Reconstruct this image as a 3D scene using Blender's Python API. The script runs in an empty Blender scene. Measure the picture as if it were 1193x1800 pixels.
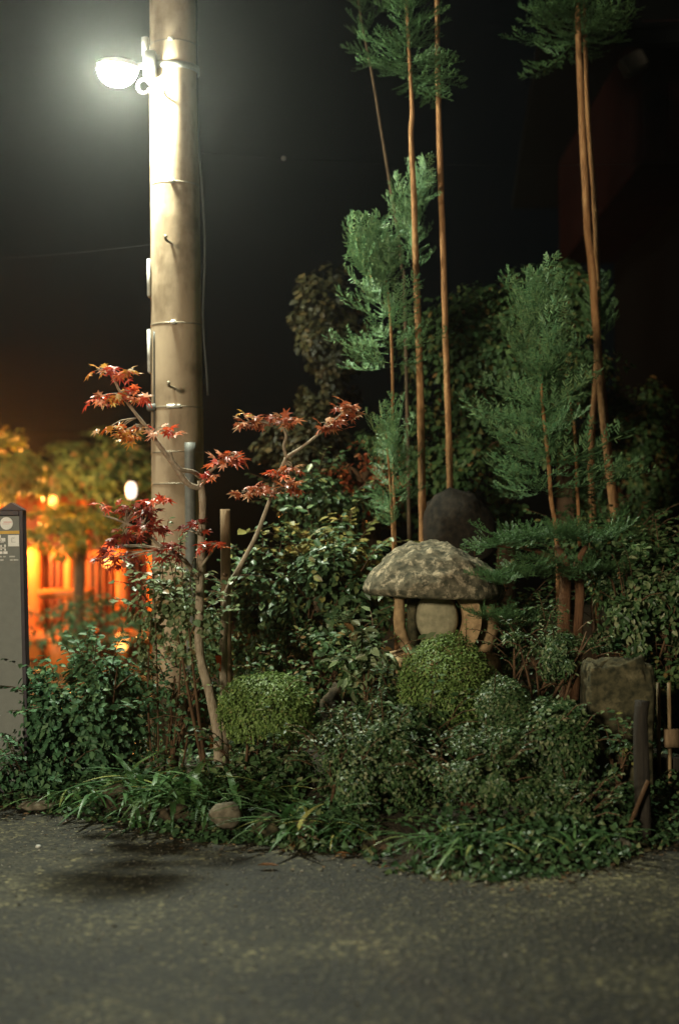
import bpy, math, random
import numpy as np
from mathutils import Vector, Matrix, noise

rnd = random.Random(11)
nr = np.random.default_rng(11)
scene = bpy.context.scene
COL = scene.collection

# ------------------------------------------------------------------ camera
F = 2500.0                        # focal length in photo pixels (50 mm on a 36 mm tall frame, 1800 px)
CAM = Vector((0, 0, 1.5))
RCAM = Matrix.Rotation(math.radians(90 + 1.03), 4, 'X') @ Matrix.Rotation(-0.013, 4, 'Z')
cd = bpy.data.cameras.new('camera')
cd.sensor_fit = 'VERTICAL'; cd.sensor_height = 36; cd.sensor_width = 24; cd.lens = 50
cd.clip_start = 0.05; cd.clip_end = 300
cd.dof.use_dof = True; cd.dof.focus_distance = 7.9; cd.dof.aperture_fstop = 0.95
cam = bpy.data.objects.new('camera', cd); COL.objects.link(cam)
cam.matrix_world = Matrix.Translation(CAM) @ RCAM
scene.camera = cam
R3 = RCAM.to_3x3()

def P(x, y, Y):
    """photo pixel + real depth in metres -> point"""
    d = R3 @ Vector(((x - 596.5) / F, (900 - y) / F, -1))
    return CAM + d * (Y / d.y)

# ------------------------------------------------------------------ night sky, low warm fill (sun), exposure
SUN_EL, SUN_AZ = math.radians(13), math.radians(-30)       # light comes from behind-left of the camera
w = bpy.data.worlds.new('World'); scene.world = w; w.use_nodes = True
nt = w.node_tree
sky = nt.nodes.new('ShaderNodeTexSky'); sky.sky_type = 'NISHITA'; sky.sun_disc = False
sky.sun_elevation = SUN_EL; sky.sun_rotation = math.pi + SUN_AZ * -1
bg = nt.nodes['Background']; nt.links.new(sky.outputs[0], bg.inputs[0]); bg.inputs[1].default_value = 0.0003
sd = bpy.data.lights.new('sun', 'SUN'); sd.energy = 2.4; sd.angle = math.radians(6); sd.color = (1.0, 0.87, 0.64)
sun = bpy.data.objects.new('sun', sd); COL.objects.link(sun)
ldir = Vector((-math.sin(SUN_AZ) * math.cos(SUN_EL), math.cos(SUN_AZ) * math.cos(SUN_EL), -math.sin(SUN_EL)))
sun.rotation_euler = ldir.to_track_quat('-Z', 'Y').to_euler()
sun.location = (-3, -5, 6)
vs = scene.view_settings
vs.view_transform = 'Standard'; vs.look = 'None'; vs.exposure = 0; vs.gamma = 1; vs.use_curve_mapping = False
scene.cycles.use_denoising = True
scene.cycles.max_bounces = 6; scene.cycles.diffuse_bounces = 3; scene.cycles.transparent_max_bounces = 8
scene.cycles.volume_bounces = 0
LAMP_EMIT = 3000.0

# ------------------------------------------------------------------ materials
def new_mat(name):
    m = bpy.data.materials.new(name); m.use_nodes = True
    n = m.node_tree.nodes; l = m.node_tree.links
    return m, n, l, n['Principled BSDF']

def ramp(n, stops):
    r = n.new('ShaderNodeValToRGB'); e = r.color_ramp.elements
    while len(e) < len(stops): e.new(0.5)
    for k, (p, c) in enumerate(stops):
        e[k].position = p; e[k].color = (*c, 1)
    return r

def surf(name, stops, scale=6, rough=0.8, bump=0.3, bscale=40, detail=6, stretch=(1, 1, 1), spec=0.3, metal=0, coords='Object', bdist=0.02):
    m, n, l, b = new_mat(name)
    tc = n.new('ShaderNodeTexCoord'); mp = n.new('ShaderNodeMapping'); mp.inputs['Scale'].default_value = stretch
    l.new(tc.outputs[coords], mp.inputs[0])
    t = n.new('ShaderNodeTexNoise'); t.inputs['Scale'].default_value = scale; t.inputs['Detail'].default_value = detail
    t.inputs['Roughness'].default_value = 0.65
    l.new(mp.outputs[0], t.inputs[0])
    r = ramp(n, stops); l.new(t.outputs[0], r.inputs[0]); l.new(r.outputs[0], b.inputs['Base Color'])
    b.inputs['Roughness'].default_value = rough; b.inputs['Specular IOR Level'].default_value = spec
    b.inputs['Metallic'].default_value = metal
    if bump:
        t2 = n.new('ShaderNodeTexNoise'); t2.inputs['Scale'].default_value = bscale; t2.inputs['Detail'].default_value = 5
        l.new(mp.outputs[0], t2.inputs[0])
        bp = n.new('ShaderNodeBump'); bp.inputs['Strength'].default_value = bump; bp.inputs['Distance'].default_value = bdist
        l.new(t2.outputs[0], bp.inputs['Height']); l.new(bp.outputs[0], b.inputs['Normal'])
    return m

def leafmat(name, stops, rough=0.48, trans=0.25, spec=0.22):
    m, n, l, b = new_mat(name)
    g = n.new('ShaderNodeNewGeometry'); oi = n.new('ShaderNodeObjectInfo')
    a = n.new('ShaderNodeMath'); a.operation = 'ADD'
    l.new(g.outputs['Random Per Island'], a.inputs[0]); l.new(oi.outputs['Random'], a.inputs[1])
    fr = n.new('ShaderNodeMath'); fr.operation = 'FRACT'; l.new(a.outputs[0], fr.inputs[0])
    r = ramp(n, stops); l.new(fr.outputs[0], r.inputs[0]); l.new(r.outputs[0], b.inputs['Base Color'])
    b.inputs['Roughness'].default_value = rough; b.inputs['Specular IOR Level'].default_value = spec
    tr = n.new('ShaderNodeBsdfTranslucent'); l.new(r.outputs[0], tr.inputs[0])
    mx = n.new('ShaderNodeMixShader'); mx.inputs[0].default_value = trans
    l.new(b.outputs[0], mx.inputs[1]); l.new(tr.outputs[0], mx.inputs[2])
    l.new(mx.outputs[0], n['Material Output'].inputs[0])
    return m

def emit(name, col, s):
    m, n, l, b = new_mat(name)
    b.inputs['Base Color'].default_value = (*col, 1); b.inputs['Emission Color'].default_value = (*col, 1)
    b.inputs['Emission Strength'].default_value = s
    return m

def plain(name, c, rough=0.6, metal=0, spec=0.4, var=0.25, scale=25):
    lo = tuple(x * (1 - var) for x in c); hi = tuple(min(1, x * (1 + var)) for x in c)
    return surf(name, [(0.3, lo), (0.7, hi)], scale, rough, 0.12, 90, 4, metal=metal, spec=spec, bdist=0.004)

M = {}
def asphalt():
    m, n, l, b = new_mat('asphalt')
    tc = n.new('ShaderNodeTexCoord')
    vo = n.new('ShaderNodeTexVoronoi'); vo.inputs['Scale'].default_value = 48; l.new(tc.outputs['Object'], vo.inputs[0])
    no = n.new('ShaderNodeTexNoise'); no.inputs['Scale'].default_value = 0.9; no.inputs['Detail'].default_value = 7; no.inputs['Roughness'].default_value = 0.6
    l.new(tc.outputs['Object'], no.inputs[0])
    r1 = ramp(n, [(0.36, (0.0125, 0.0118, 0.0066)), (0.5, (0.033, 0.0305, 0.0165)), (0.64, (0.077, 0.071, 0.039))]); l.new(no.outputs[0], r1.inputs[0])
    r2 = ramp(n, [(0.0, (0.18, 0.18, 0.16)), (0.5, (0.7, 0.7, 0.67)), (0.78, (1.7, 1.65, 1.5)), (1.0, (6.0, 5.6, 4.8))]); l.new(vo.outputs['Color'], r2.inputs[0])
    mx = n.new('ShaderNodeMix'); mx.data_type = 'RGBA'; mx.blend_type = 'MULTIPLY'; mx.inputs[0].default_value = 1
    l.new(r1.outputs[0], mx.inputs[6]); l.new(r2.outputs[0], mx.inputs[7]); l.new(mx.outputs[2], b.inputs['Base Color'])
    b.inputs['Roughness'].default_value = 0.75; b.inputs['Specular IOR Level'].default_value = 0.35
    bp = n.new('ShaderNodeBump'); bp.inputs['Strength'].default_value = 0.9; bp.inputs['Distance'].default_value = 0.006
    l.new(vo.outputs['Distance'], bp.inputs['Height']); l.new(bp.outputs[0], b.inputs['Normal'])
    return m
M['asphalt'] = asphalt()

def concrete():
    m, n, l, b = new_mat('concrete')
    tc = n.new('ShaderNodeTexCoord')
    mp = n.new('ShaderNodeMapping'); mp.inputs['Scale'].default_value = (5, 5, 1.6); l.new(tc.outputs['Object'], mp.inputs[0])
    a = n.new('ShaderNodeTexNoise'); a.inputs['Scale'].default_value = 1.3; a.inputs['Detail'].default_value = 8; a.inputs['Roughness'].default_value = 0.7
    l.new(mp.outputs[0], a.inputs[0])
    c = n.new('ShaderNodeTexNoise'); c.inputs['Scale'].default_value = 3.2; c.inputs['Detail'].default_value = 8; l.new(tc.outputs['Object'], c.inputs[0])
    r1 = ramp(n, [(0.33, (0.22, 0.165, 0.11)), (0.5, (0.345, 0.265, 0.18)), (0.75, (0.40, 0.315, 0.215))]); l.new(a.outputs[0], r1.inputs[0])
    r2 = ramp(n, [(0.36, (0.62, 0.60, 0.57)), (0.47, (0.95, 0.95, 0.94)), (0.8, (1.05, 1.04, 1.02))]); l.new(c.outputs[0], r2.inputs[0])
    mx = n.new('ShaderNodeMix'); mx.data_type = 'RGBA'; mx.blend_type = 'MULTIPLY'; mx.inputs[0].default_value = 1
    l.new(r1.outputs[0], mx.inputs[6]); l.new(r2.outputs[0], mx.inputs[7]); l.new(mx.outputs[2], b.inputs['Base Color'])
    b.inputs['Roughness'].default_value = 0.95; b.inputs['Specular IOR Level'].default_value = 0.08
    f = n.new('ShaderNodeTexNoise'); f.inputs['Scale'].default_value = 120; f.inputs['Detail'].default_value = 4; l.new(tc.outputs['Object'], f.inputs[0])
    bp = n.new('ShaderNodeBump'); bp.inputs['Strength'].default_value = 0.2; bp.inputs['Distance'].default_value = 0.003
    l.new(f.outputs[0], bp.inputs['Height']); l.new(bp.outputs[0], b.inputs['Normal'])
    return m
M['concrete'] = concrete()

def granite(name, dark, mid, pale, th=0.52, sc=9):
    m, n, l, b = new_mat(name)
    tc = n.new('ShaderNodeTexCoord')
    a = n.new('ShaderNodeTexNoise'); a.inputs['Scale'].default_value = 26; a.inputs['Detail'].default_value = 8; l.new(tc.outputs['Object'], a.inputs[0])
    r1 = ramp(n, [(0.35, dark), (0.65, mid)]); l.new(a.outputs[0], r1.inputs[0])
    c = n.new('ShaderNodeTexNoise'); c.inputs['Scale'].default_value = sc; c.inputs['Detail'].default_value = 5; c.inputs['Roughness'].default_value = 0.6
    l.new(tc.outputs['Object'], c.inputs[0])
    r2 = ramp(n, [(th, (0, 0, 0)), (th + 0.07, (1, 1, 1))]); l.new(c.outputs[0], r2.inputs[0])
    c.inputs['Detail'].default_value = 9; c.inputs['Roughness'].default_value = 0.68; r2.color_ramp.elements[1].position = th + 0.14
    mx = n.new('ShaderNodeMix'); mx.data_type = 'RGBA'
    l.new(r2.outputs[0], mx.inputs[0]); l.new(r1.outputs[0], mx.inputs[6]); mx.inputs[7].default_value = (*pale, 1)
    l.new(mx.outputs[2], b.inputs['Base Color']); b.inputs['Roughness'].default_value = 0.9; b.inputs['Specular IOR Level'].default_value = 0.2
    bp = n.new('ShaderNodeBump'); bp.inputs['Strength'].default_value = 0.6; bp.inputs['Distance'].default_value = 0.012
    l.new(a.outputs[0], bp.inputs['Height']); l.new(bp.outputs[0], b.inputs['Normal'])
    return m
M['lichen'] = granite('lichen_granite', (0.04, 0.04, 0.026), (0.13, 0.115, 0.075), (0.36, 0.30, 0.20), 0.50, 21)
M['granite'] = granite('lantern_granite', (0.22, 0.145, 0.075), (0.40, 0.27, 0.14), (0.28, 0.24, 0.15), 0.60, 7)
M['disc'] = granite('pale_disc_stone', (0.20, 0.185, 0.115), (0.30, 0.27, 0.17), (0.22, 0.2, 0.12), 0.60, 7)
M['mossrock'] = granite('mossy_rock', (0.02, 0.021, 0.011), (0.075, 0.066, 0.034), (0.14, 0.12, 0.065), 0.54, 9)
M['darkrock'] = granite('dark_rock', (0.007, 0.006, 0.004), (0.022, 0.017, 0.011), (0.035, 0.03, 0.016), 0.6, 14)
M['rock'] = granite('edging_rock', (0.09, 0.08, 0.055), (0.19, 0.165, 0.115), (0.27, 0.24, 0.17), 0.58, 10)
M['rock2'] = granite('brown_rock', (0.03, 0.025, 0.015), (0.08, 0.06, 0.035), (0.08, 0.085, 0.04), 0.58, 10)
M['soil'] = surf('soil', [(0.3, (0.018, 0.014, 0.009)), (0.55, (0.04, 0.032, 0.018)), (0.75, (0.035, 0.045, 0.018))], 9, 0.95, 0.9, 60)
M['cedarbark'] = surf('cedar_bark', [(0.3, (0.1326, 0.0578, 0.0210)), (0.5, (0.2808, 0.1360, 0.0510)), (0.72, (0.3900, 0.2244, 0.0960))], 3.2, 0.85, 0.9, 18, stretch=(10, 10, 1.6))
M['redbark'] = surf('red_cedar_bark', [(0.3, (0.09, 0.04, 0.018)), (0.7, (0.22, 0.11, 0.05))], 7, 0.9, 0.9, 26, stretch=(16, 16, 1.5))
M['darkbark'] = surf('dark_bark', [(0.3, (0.05, 0.03, 0.016)), (0.7, (0.13, 0.085, 0.045))], 6, 0.9, 0.7, 25, stretch=(12, 12, 2))
M['maplebark'] = surf('maple_bark', [(0.3, (0.17, 0.13, 0.085)), (0.55, (0.33, 0.27, 0.19)), (0.75, (0.44, 0.37, 0.28))], 14, 0.8, 0.5, 60, stretch=(3, 3, 1))
M['twig'] = surf('twig_bark', [(0.3, (0.0490, 0.0266, 0.0126)), (0.7, (0.1190, 0.0665, 0.0315))], 12, 0.85, 0.3, 60)
M['wood'] = surf('weathered_wood', [(0.3, (0.13, 0.085, 0.045)), (0.7, (0.26, 0.18, 0.10))], 6, 0.85, 0.5, 20, stretch=(14, 14, 1))
M['darkwood'] = surf('dark_wood', [(0.3, (0.014, 0.012, 0.009)), (0.7, (0.038, 0.031, 0.022))], 6, 0.85, 0.5, 20, stretch=(14, 14, 1))
M['bamboo'] = surf('fence_bamboo', [(0.3, (0.13, 0.09, 0.04)), (0.7, (0.26, 0.18, 0.09))], 6, 0.6, 0.2, 20, stretch=(8, 8, 1))
M['verm'] = surf('vermilion_wood', [(0.3, (0.42, 0.10, 0.015)), (0.7, (0.60, 0.17, 0.025))], 5, 0.55, 0.2, 20, stretch=(8, 8, 1))
M['vermdark'] = surf('brown_red_wood', [(0.3, (0.10, 0.022, 0.008)), (0.7, (0.20, 0.05, 0.015))], 5, 0.6, 0.2, 20, stretch=(8, 8, 1))
M['metal'] = plain('galvanised_metal', (0.45, 0.44, 0.40), 0.4, 0.7)
M['strap'] = plain('steel_strap', (0.20, 0.17, 0.12), 0.5, 0.4)
M['clip'] = plain('bright_clip', (0.75, 0.73, 0.66), 0.3, 0.3)
M['conduit'] = plain('grey_conduit', (0.10, 0.105, 0.095), 0.6)
M['cable'] = plain('black_cable', (0.02, 0.024, 0.02), 0.5)
M['wirem'] = plain('wire', (0.008, 0.008, 0.008), 0.9, 0, 0.05)
M['platew'] = plain('white_plate', (0.6, 0.6, 0.55), 0.5)
M['signpanel'] = plain('sign_panel_grey', (0.155, 0.165, 0.145), 0.55, 0, 0.4, 0.08)
M['signframe'] = plain('sign_frame_black', (0.022, 0.015, 0.022), 0.45)
M['white'] = plain('white_print', (0.80, 0.79, 0.74), 0.6, var=0.05)
M['greyprint'] = plain('grey_print', (0.50, 0.50, 0.46), 0.6, var=0.2)
M['pink'] = plain('pink_print', (0.72, 0.50, 0.47), 0.6, var=0.1)
M['yellow'] = plain('yellow_print', (0.62, 0.38, 0.07), 0.6, var=0.08)
M['orangetag'] = plain('orange_tag', (0.95, 0.11, 0.01), 0.6, var=0.05)
M['housewall'] = surf('dark_house_boards', [(0.3, (0.0046, 0.0022, 0.0022)), (0.7, (0.0094, 0.0043, 0.0040))], 5, 0.95, 0.3, 20, spec=0.0)  # dark boards, with the house's night shade also put into the colour
M['houseroof'] = plain('roof_tile', (0.003, 0.0033, 0.0033), 1.0, 0, 0.0)  # near black: house shade carried by the colour, lower wall included
M['lampglow'] = emit('street_lamp_glow', (0.95, 1.0, 0.80), LAMP_EMIT)
M['paperw'] = emit('white_lantern_paper', (1.0, 0.80, 0.66), 2.2)
M['papero'] = emit('orange_lantern_paper', (1.0, 0.36, 0.07), 5)
M['paperr'] = emit('red_lantern_paper', (1.0, 0.12, 0.04), 3)
M['standglow'] = emit('standing_lantern_glow', (1.0, 0.36, 0.07), 1400)

M['L_box'] = leafmat('boxwood_leaf', [(0, (0.0840, 0.1426, 0.0356)), (0.5, (0.1400, 0.2242, 0.0575)), (0.9, (0.2106, 0.3140, 0.0862)), (1, (0.2386, 0.2392, 0.0862))])
M['L_azalea'] = leafmat('azalea_leaf', [(0, (0.030, 0.066, 0.024)), (0.5, (0.064, 0.125, 0.043)), (0.82, (0.14, 0.195, 0.08)), (1, (0.26, 0.27, 0.145))], 0.42, 0.25, 0.3)  # pale upper stops are leaf highlights painted into the colour
M['L_cam'] = leafmat('camellia_leaf', [(0, (0.031, 0.065, 0.026)), (0.6, (0.062, 0.117, 0.048)), (0.85, (0.125, 0.182, 0.072)), (1, (0.225, 0.208, 0.060))], 0.40, 0.2, 0.32)
M['L_hedge'] = leafmat('hedge_leaf', [(0, (0.039, 0.095, 0.044)), (0.6, (0.065, 0.155, 0.069)), (1, (0.130, 0.230, 0.100))], 0.5, 0.22, 0.2)
M['L_pale'] = leafmat('pale_leaf', [(0, (0.060, 0.110, 0.045)), (0.6, (0.140, 0.198, 0.090)), (0.9, (0.260, 0.297, 0.160)), (1, (0.250, 0.132, 0.050))], 0.4, 0.25)
M['L_gold'] = leafmat('golden_green_leaf', [(0, (0.10, 0.11, 0.03)), (0.6, (0.22, 0.20, 0.06)), (1, (0.32, 0.24, 0.07))], 0.45, 0.25)
M['L_back'] = leafmat('background_leaf', [(0, (0.0351, 0.0770, 0.0297)), (0.6, (0.0675, 0.1364, 0.0473)), (0.88, (0.1134, 0.1728, 0.0580)), (1, (0.1944, 0.1094, 0.0365))], 0.5)
M['L_brown'] = leafmat('bronze_leaf', [(0, (0.018, 0.018, 0.008)), (0.6, (0.04, 0.038, 0.014)), (1, (0.08, 0.055, 0.02))], 0.5)
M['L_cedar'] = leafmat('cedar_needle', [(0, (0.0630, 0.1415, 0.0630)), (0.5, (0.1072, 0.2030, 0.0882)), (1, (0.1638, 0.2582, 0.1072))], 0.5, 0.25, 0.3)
M['L_cedarshade'] = leafmat('cedar_needle_shade', [(0, (0.0385, 0.0862, 0.0352)), (0.5, (0.0605, 0.1265, 0.0462)), (1, (0.0935, 0.1725, 0.0605))], 0.5, 0.25, 0.3)  # darker copy of the cedar needles, shade painted in for the top crowns
M['L_lir'] = leafmat('lilyturf_blade', [(0, (0.0413, 0.1100, 0.0336)), (0.6, (0.0762, 0.1725, 0.0528)), (0.92, (0.1375, 0.2350, 0.0732)), (1, (0.5775, 0.5162, 0.1452))], 0.4, 0.2, 0.3)
M['L_ivy'] = leafmat('ivy_leaf', [(0, (0.033, 0.075, 0.031)), (0.6, (0.061, 0.125, 0.050)), (0.9, (0.110, 0.188, 0.077)), (1, (0.220, 0.213, 0.099))], 0.4)
M['L_red'] = leafmat('maple_red', [(0, (0.34, 0.03, 0.018)), (0.4, (0.62, 0.07, 0.025)), (0.7, (0.66, 0.17, 0.05)), (1, (0.72, 0.42, 0.28))], 0.4, 0.3, 0.35)  # palest stop of each maple leaf ramp is a painted lamplight highlight
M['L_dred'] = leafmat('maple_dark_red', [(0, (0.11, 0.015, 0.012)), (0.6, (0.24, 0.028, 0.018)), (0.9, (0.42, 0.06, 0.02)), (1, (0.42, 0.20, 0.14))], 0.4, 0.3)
M['L_rust'] = leafmat('maple_rust', [(0, (0.22, 0.045, 0.02)), (0.6, (0.42, 0.12, 0.045)), (0.85, (0.52, 0.22, 0.09)), (1, (0.62, 0.42, 0.26))], 0.4, 0.3, 0.35)
M['L_amber'] = leafmat('maple_amber', [(0, (0.60, 0.10, 0.02)), (0.4, (0.62, 0.26, 0.04)), (0.75, (0.50, 0.34, 0.07)), (1, (0.70, 0.50, 0.30))], 0.4, 0.3)
M['L_lit'] = leafmat('yellow_lit_leaf', [(0, (0.08, 0.11, 0.02)), (0.6, (0.15, 0.17, 0.03)), (1, (0.28, 0.22, 0.04))], 0.5, 0.35)  # yellow lantern light is partly painted into this leaf colour
M['L_litter'] = leafmat('litter_leaf', [(0, (0.04, 0.025, 0.012)), (0.7, (0.10, 0.06, 0.028)), (1, (0.25, 0.14, 0.05))], 0.7, 0.1)
M['grit'] = leafmat('grit_stone', [(0, (0.03, 0.028, 0.02)), (0.7, (0.12, 0.11, 0.08)), (1, (0.32, 0.30, 0.24))], 0.7, 0.0)
M['L_dry'] = leafmat('fallen_leaf_brown', [(0, (0.25, 0.09, 0.03)), (1, (0.45, 0.20, 0.07))], 0.6, 0.1)

# ------------------------------------------------------------------ mesh helpers
class MB:
    def __init__(s): s.v = []; s.f = []
    def add(s, v, f):
        o = len(s.v); s.v += [tuple(p) for p in v]; s.f += [tuple(i + o for i in q) for q in f]; return s
    def tube(s, pts, rad, n=8, wob=0.0, smooth=3, cap=True):
        pts = [Vector(p) for p in pts]
        if isinstance(rad, (int, float)): rad = [rad] * len(pts)
        if smooth > 1 and len(pts) > 2:
            q, r2 = [], []
            for i in range(len(pts) - 1):
                p0 = pts[max(i - 1, 0)]; p1 = pts[i]; p2 = pts[i + 1]; p3 = pts[min(i + 2, len(pts) - 1)]
                for k in range(smooth):
                    t = k / smooth
                    q.append(0.5 * (2 * p1 + (p2 - p0) * t + (2 * p0 - 5 * p1 + 4 * p2 - p3) * t * t + (3 * p1 - p0 - 3 * p2 + p3) * t ** 3))
                    r2.append(rad[i] * (1 - t) + rad[i + 1] * t)
            q.append(pts[-1]); r2.append(rad[-1]); pts, rad = q, r2
        V, Fc = [], []
        ref = Vector((0.31, -0.9, 0.2))
        for i, p in enumerate(pts):
            d = (pts[min(i + 1, len(pts) - 1)] - pts[max(i - 1, 0)]).normalized()
            a = d.cross(ref)
            a = a.normalized() if a.length > 1e-4 else Vector((1, 0, 0))
            b = d.cross(a)
            for k in range(n):
                t = 2 * math.pi * k / n
                r = rad[i] * (1 + (wob * noise.noise(p * 9 + Vector((math.cos(t), math.sin(t), 0)) * 1.3) if wob else 0))
                V.append(p + (a * math.cos(t) + b * math.sin(t)) * r)
        for i in range(len(pts) - 1):
            for k in range(n):
                Fc.append((i * n + k, i * n + (k + 1) % n, (i + 1) * n + (k + 1) % n, (i + 1) * n + k))
        if cap:
            Fc.append(tuple(range(n))[::-1]); Fc.append(tuple((len(pts) - 1) * n + k for k in range(n)))
        return s.add(V, Fc)
    def box(s, c, h, rot=None, bev=0.0):
        c = Vector(c); hx, hy, hz = h
        b = min(bev, hx * .45, hy * .45, hz * .45)
        if b <= 0:
            V = [Vector((x, y, z)) for x in (-hx, hx) for y in (-hy, hy) for z in (-hz, hz)]
            Fc = [(0, 1, 3, 2), (4, 6, 7, 5), (0, 4, 5, 1), (2, 3, 7, 6), (0, 2, 6, 4), (1, 5, 7, 3)]
        else:
            V, Fc = [], []
            rings = [(-hz, b), (-hz + b, 0), (hz - b, 0), (hz, b)]
            for z, i in rings:
                x, y = hx - i, hy - i
                V += [Vector(q) for q in ((-x + b, -y, z), (x - b, -y, z), (x, -y + b, z), (x, y - b, z), (x - b, y, z), (-x + b, y, z), (-x, y - b, z), (-x, -y + b, z))]
            for r in range(3):
                for k in range(8):
                    Fc.append((r * 8 + k, r * 8 + (k + 1) % 8, r * 8 + 8 + (k + 1) % 8, r * 8 + 8 + k))
            Fc.append(tuple(range(8))[::-1]); Fc.append(tuple(24 + k for k in range(8)))
        R = rot if rot is not None else Matrix.Identity(3)
        return s.add([c + R @ v for v in V], Fc)
    def lathe(s, c, prof, n=24, wob=0.0, sx=1, sy=1, seed=0.0):
        c = Vector(c); V, Fc = [], []
        for (r, z) in prof:
            for k in range(n):
                t = 2 * math.pi * k / n
                v = Vector((r * math.cos(t) * sx, r * math.sin(t) * sy, z))
                if wob: v *= 1 + wob * noise.noise(v * 3.2 + Vector((seed, seed, seed)))
                V.append(c + v)
        for i in range(len(prof) - 1):
            for k in range(n):
                Fc.append((i * n + k, i * n + (k + 1) % n, (i + 1) * n + (k + 1) % n, (i + 1) * n + k))
        Fc.append(tuple(range(n))[::-1]); Fc.append(tuple((len(prof) - 1) * n + k for k in range(n)))
        return s.add(V, Fc)
    def rock(s, c, r, seed, amp=0.3, fr=1.3, nu=22, nv=14, flat=0.0, sq=1.0):
        c = Vector(c); V, Fc = [], []
        off = Vector((seed * 3.7, seed * 1.9, seed * 5.3))
        for j in range(nv + 1):
            ph = math.pi * j / nv - math.pi / 2
            for k in range(nu):
                t = 2 * math.pi * k / nu
                d = Vector((math.cos(ph) * math.cos(t), math.cos(ph) * math.sin(t), math.sin(ph)))
                if sq != 1: d = Vector([math.copysign(abs(q) ** sq, q) for q in d])
                m = 1 + amp * noise.noise(d * fr + off) + amp * 0.4 * noise.noise(d * fr * 3.1 + off) + amp * 0.15 * noise.noise(d * fr * 8 + off)
                V.append(c + Vector((d.x * r[0] * m, d.y * r[1] * m, d.z * r[2] * m)))
        for j in range(nv):
            for k in range(nu):
                Fc.append((j * nu + k, j * nu + (k + 1) % nu, (j + 1) * nu + (k + 1) % nu, (j + 1) * nu + k))
        return s.add(V, Fc)
    def build(s, name, mat, parent=None, smooth=True):
        me = bpy.data.meshes.new(name); me.from_pydata(s.v, [], s.f); me.update()
        if smooth: me.polygons.foreach_set('use_smooth', [True] * len(me.polygons))
        return link(name, me, mat, parent)

def link(name, me, mat, parent=None):
    if mat is not None and len(me.materials) == 0: me.materials.append(M[mat])
    o = bpy.data.objects.new(name, me); COL.objects.link(o)
    if parent is not None:
        o.parent = parent
        off = Vector(parent.location)
        if parent.parent is not None: off += Vector(parent.parent.location)
        o.location = -off
    return o

def thing(name, label, cat, loc, group=None):
    o = bpy.data.objects.new(name, None); COL.objects.link(o); o.location = loc; o.empty_display_size = 0.1
    return tag(o, label, cat, group)

def tag(o, label, cat, group=None):
    o['label'] = label; o['category'] = cat
    if group: o['group'] = group
    return o

def structure(o): o['kind'] = 'structure'; return o
def stuff(o): o['kind'] = 'stuff'; return o

# leaf templates: tip along +Y, face up +Z, unit length
def tmpl_leaf(wd=0.3):
    V = [(0, 0, 0), (0, .5, -.05), (0, 1, -.12), (-wd, .32, .05), (-wd * .75, .7, .02), (wd, .32, .05), (wd * .75, .7, .02)]
    return np.array(V, float), [(0, 1, 4, 3), (1, 2, 4), (0, 5, 6, 1), (1, 6, 2)]
def tmpl_diamond(wd=0.3):
    V = [(0, 0, 0), (-wd, .5, .06), (0, 1, -.05), (wd, .5, .06)]
    return np.array(V, float), [(0, 2, 1), (0, 3, 2)]
def tmpl_maple(curl=0.15):
    V = [(0, 0.28, 0)]
    tips = [(-150, .42), (-98, .72), (-48, .92), (0, 1.0), (48, .92), (98, .72), (150, .42)]
    for i, (a, l) in enumerate(tips):
        a = math.radians(a)
        V.append((math.sin(a) * l * .55, .28 + math.cos(a) * l * .72, -curl * l * l))
        if i < len(tips) - 1:
            a2 = (a + math.radians(tips[i + 1][0])) / 2
            V.append((math.sin(a2) * .2, .28 + math.cos(a2) * .26, .02))
    V.append((0, 0.0, 0.0))
    k = len(V) - 1
    Fc = [(0, i, i + 1) for i in range(1, k)] + [(0, k, 1)]
    return np.array(V, float), Fc
def tmpl_ivy():
    V = [(0, 0, 0), (-.42, .12, .03), (-.30, .45, .05), (0, 1, -.1), (.30, .45, .05), (.42, .12, .03), (0, .4, -.03)]
    return np.array(V, float), [(0, 6, 2, 1), (6, 3, 2), (0, 5, 4, 6), (6, 4, 3)]

def np_mesh(name, V, faces_t, N):
    """V: (N,k,3) ; faces template repeated"""
    k = V.shape[1]
    lt = np.array([len(f) for f in faces_t]); flat = np.concatenate([np.array(f) for f in faces_t])
    me = bpy.data.meshes.new(name)
    me.vertices.add(N * k); me.vertices.foreach_set('co', V.reshape(-1).astype(np.float32))
    loops = (flat[None, :] + (np.arange(N) * k)[:, None]).reshape(-1)
    me.loops.add(len(loops)); me.loops.foreach_set('vertex_index', loops.astype(np.int32))
    tot = np.tile(lt, N); st = np.concatenate([[0], np.cumsum(tot)[:-1]])
    me.polygons.add(len(tot)); me.polygons.foreach_set('loop_start', st.astype(np.int32)); me.polygons.foreach_set('loop_total', tot.astype(np.int32))
    me.update(calc_edges=True); me.validate()
    return me

def unit(a): return a / (np.linalg.norm(a, axis=-1, keepdims=True) + 1e-9)

def frames(nrm, tip):
    z = unit(nrm); y = unit(tip - (tip * z).sum(1, keepdims=True) * z); x = np.cross(y, z)
    return np.stack([x, y, z], axis=2)          # columns

TM = {}
def tmesh(key, tmpl, mat):
    if (key, mat) not in TM:
        V, f = tmpl
        me = bpy.data.meshes.new(key); me.from_pydata([tuple(v) for v in V], [], f); me.update(); me.materials.append(M[mat])
        TM[(key, mat)] = me
    return TM[(key, mat)]

TMPL = {'leaf': tmpl_leaf(), 'slim': tmpl_leaf(0.17), 'round': tmpl_leaf(0.42), 'diamond': tmpl_diamond(), 'maple': tmpl_maple(), 'ivy': tmpl_ivy()}

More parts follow.
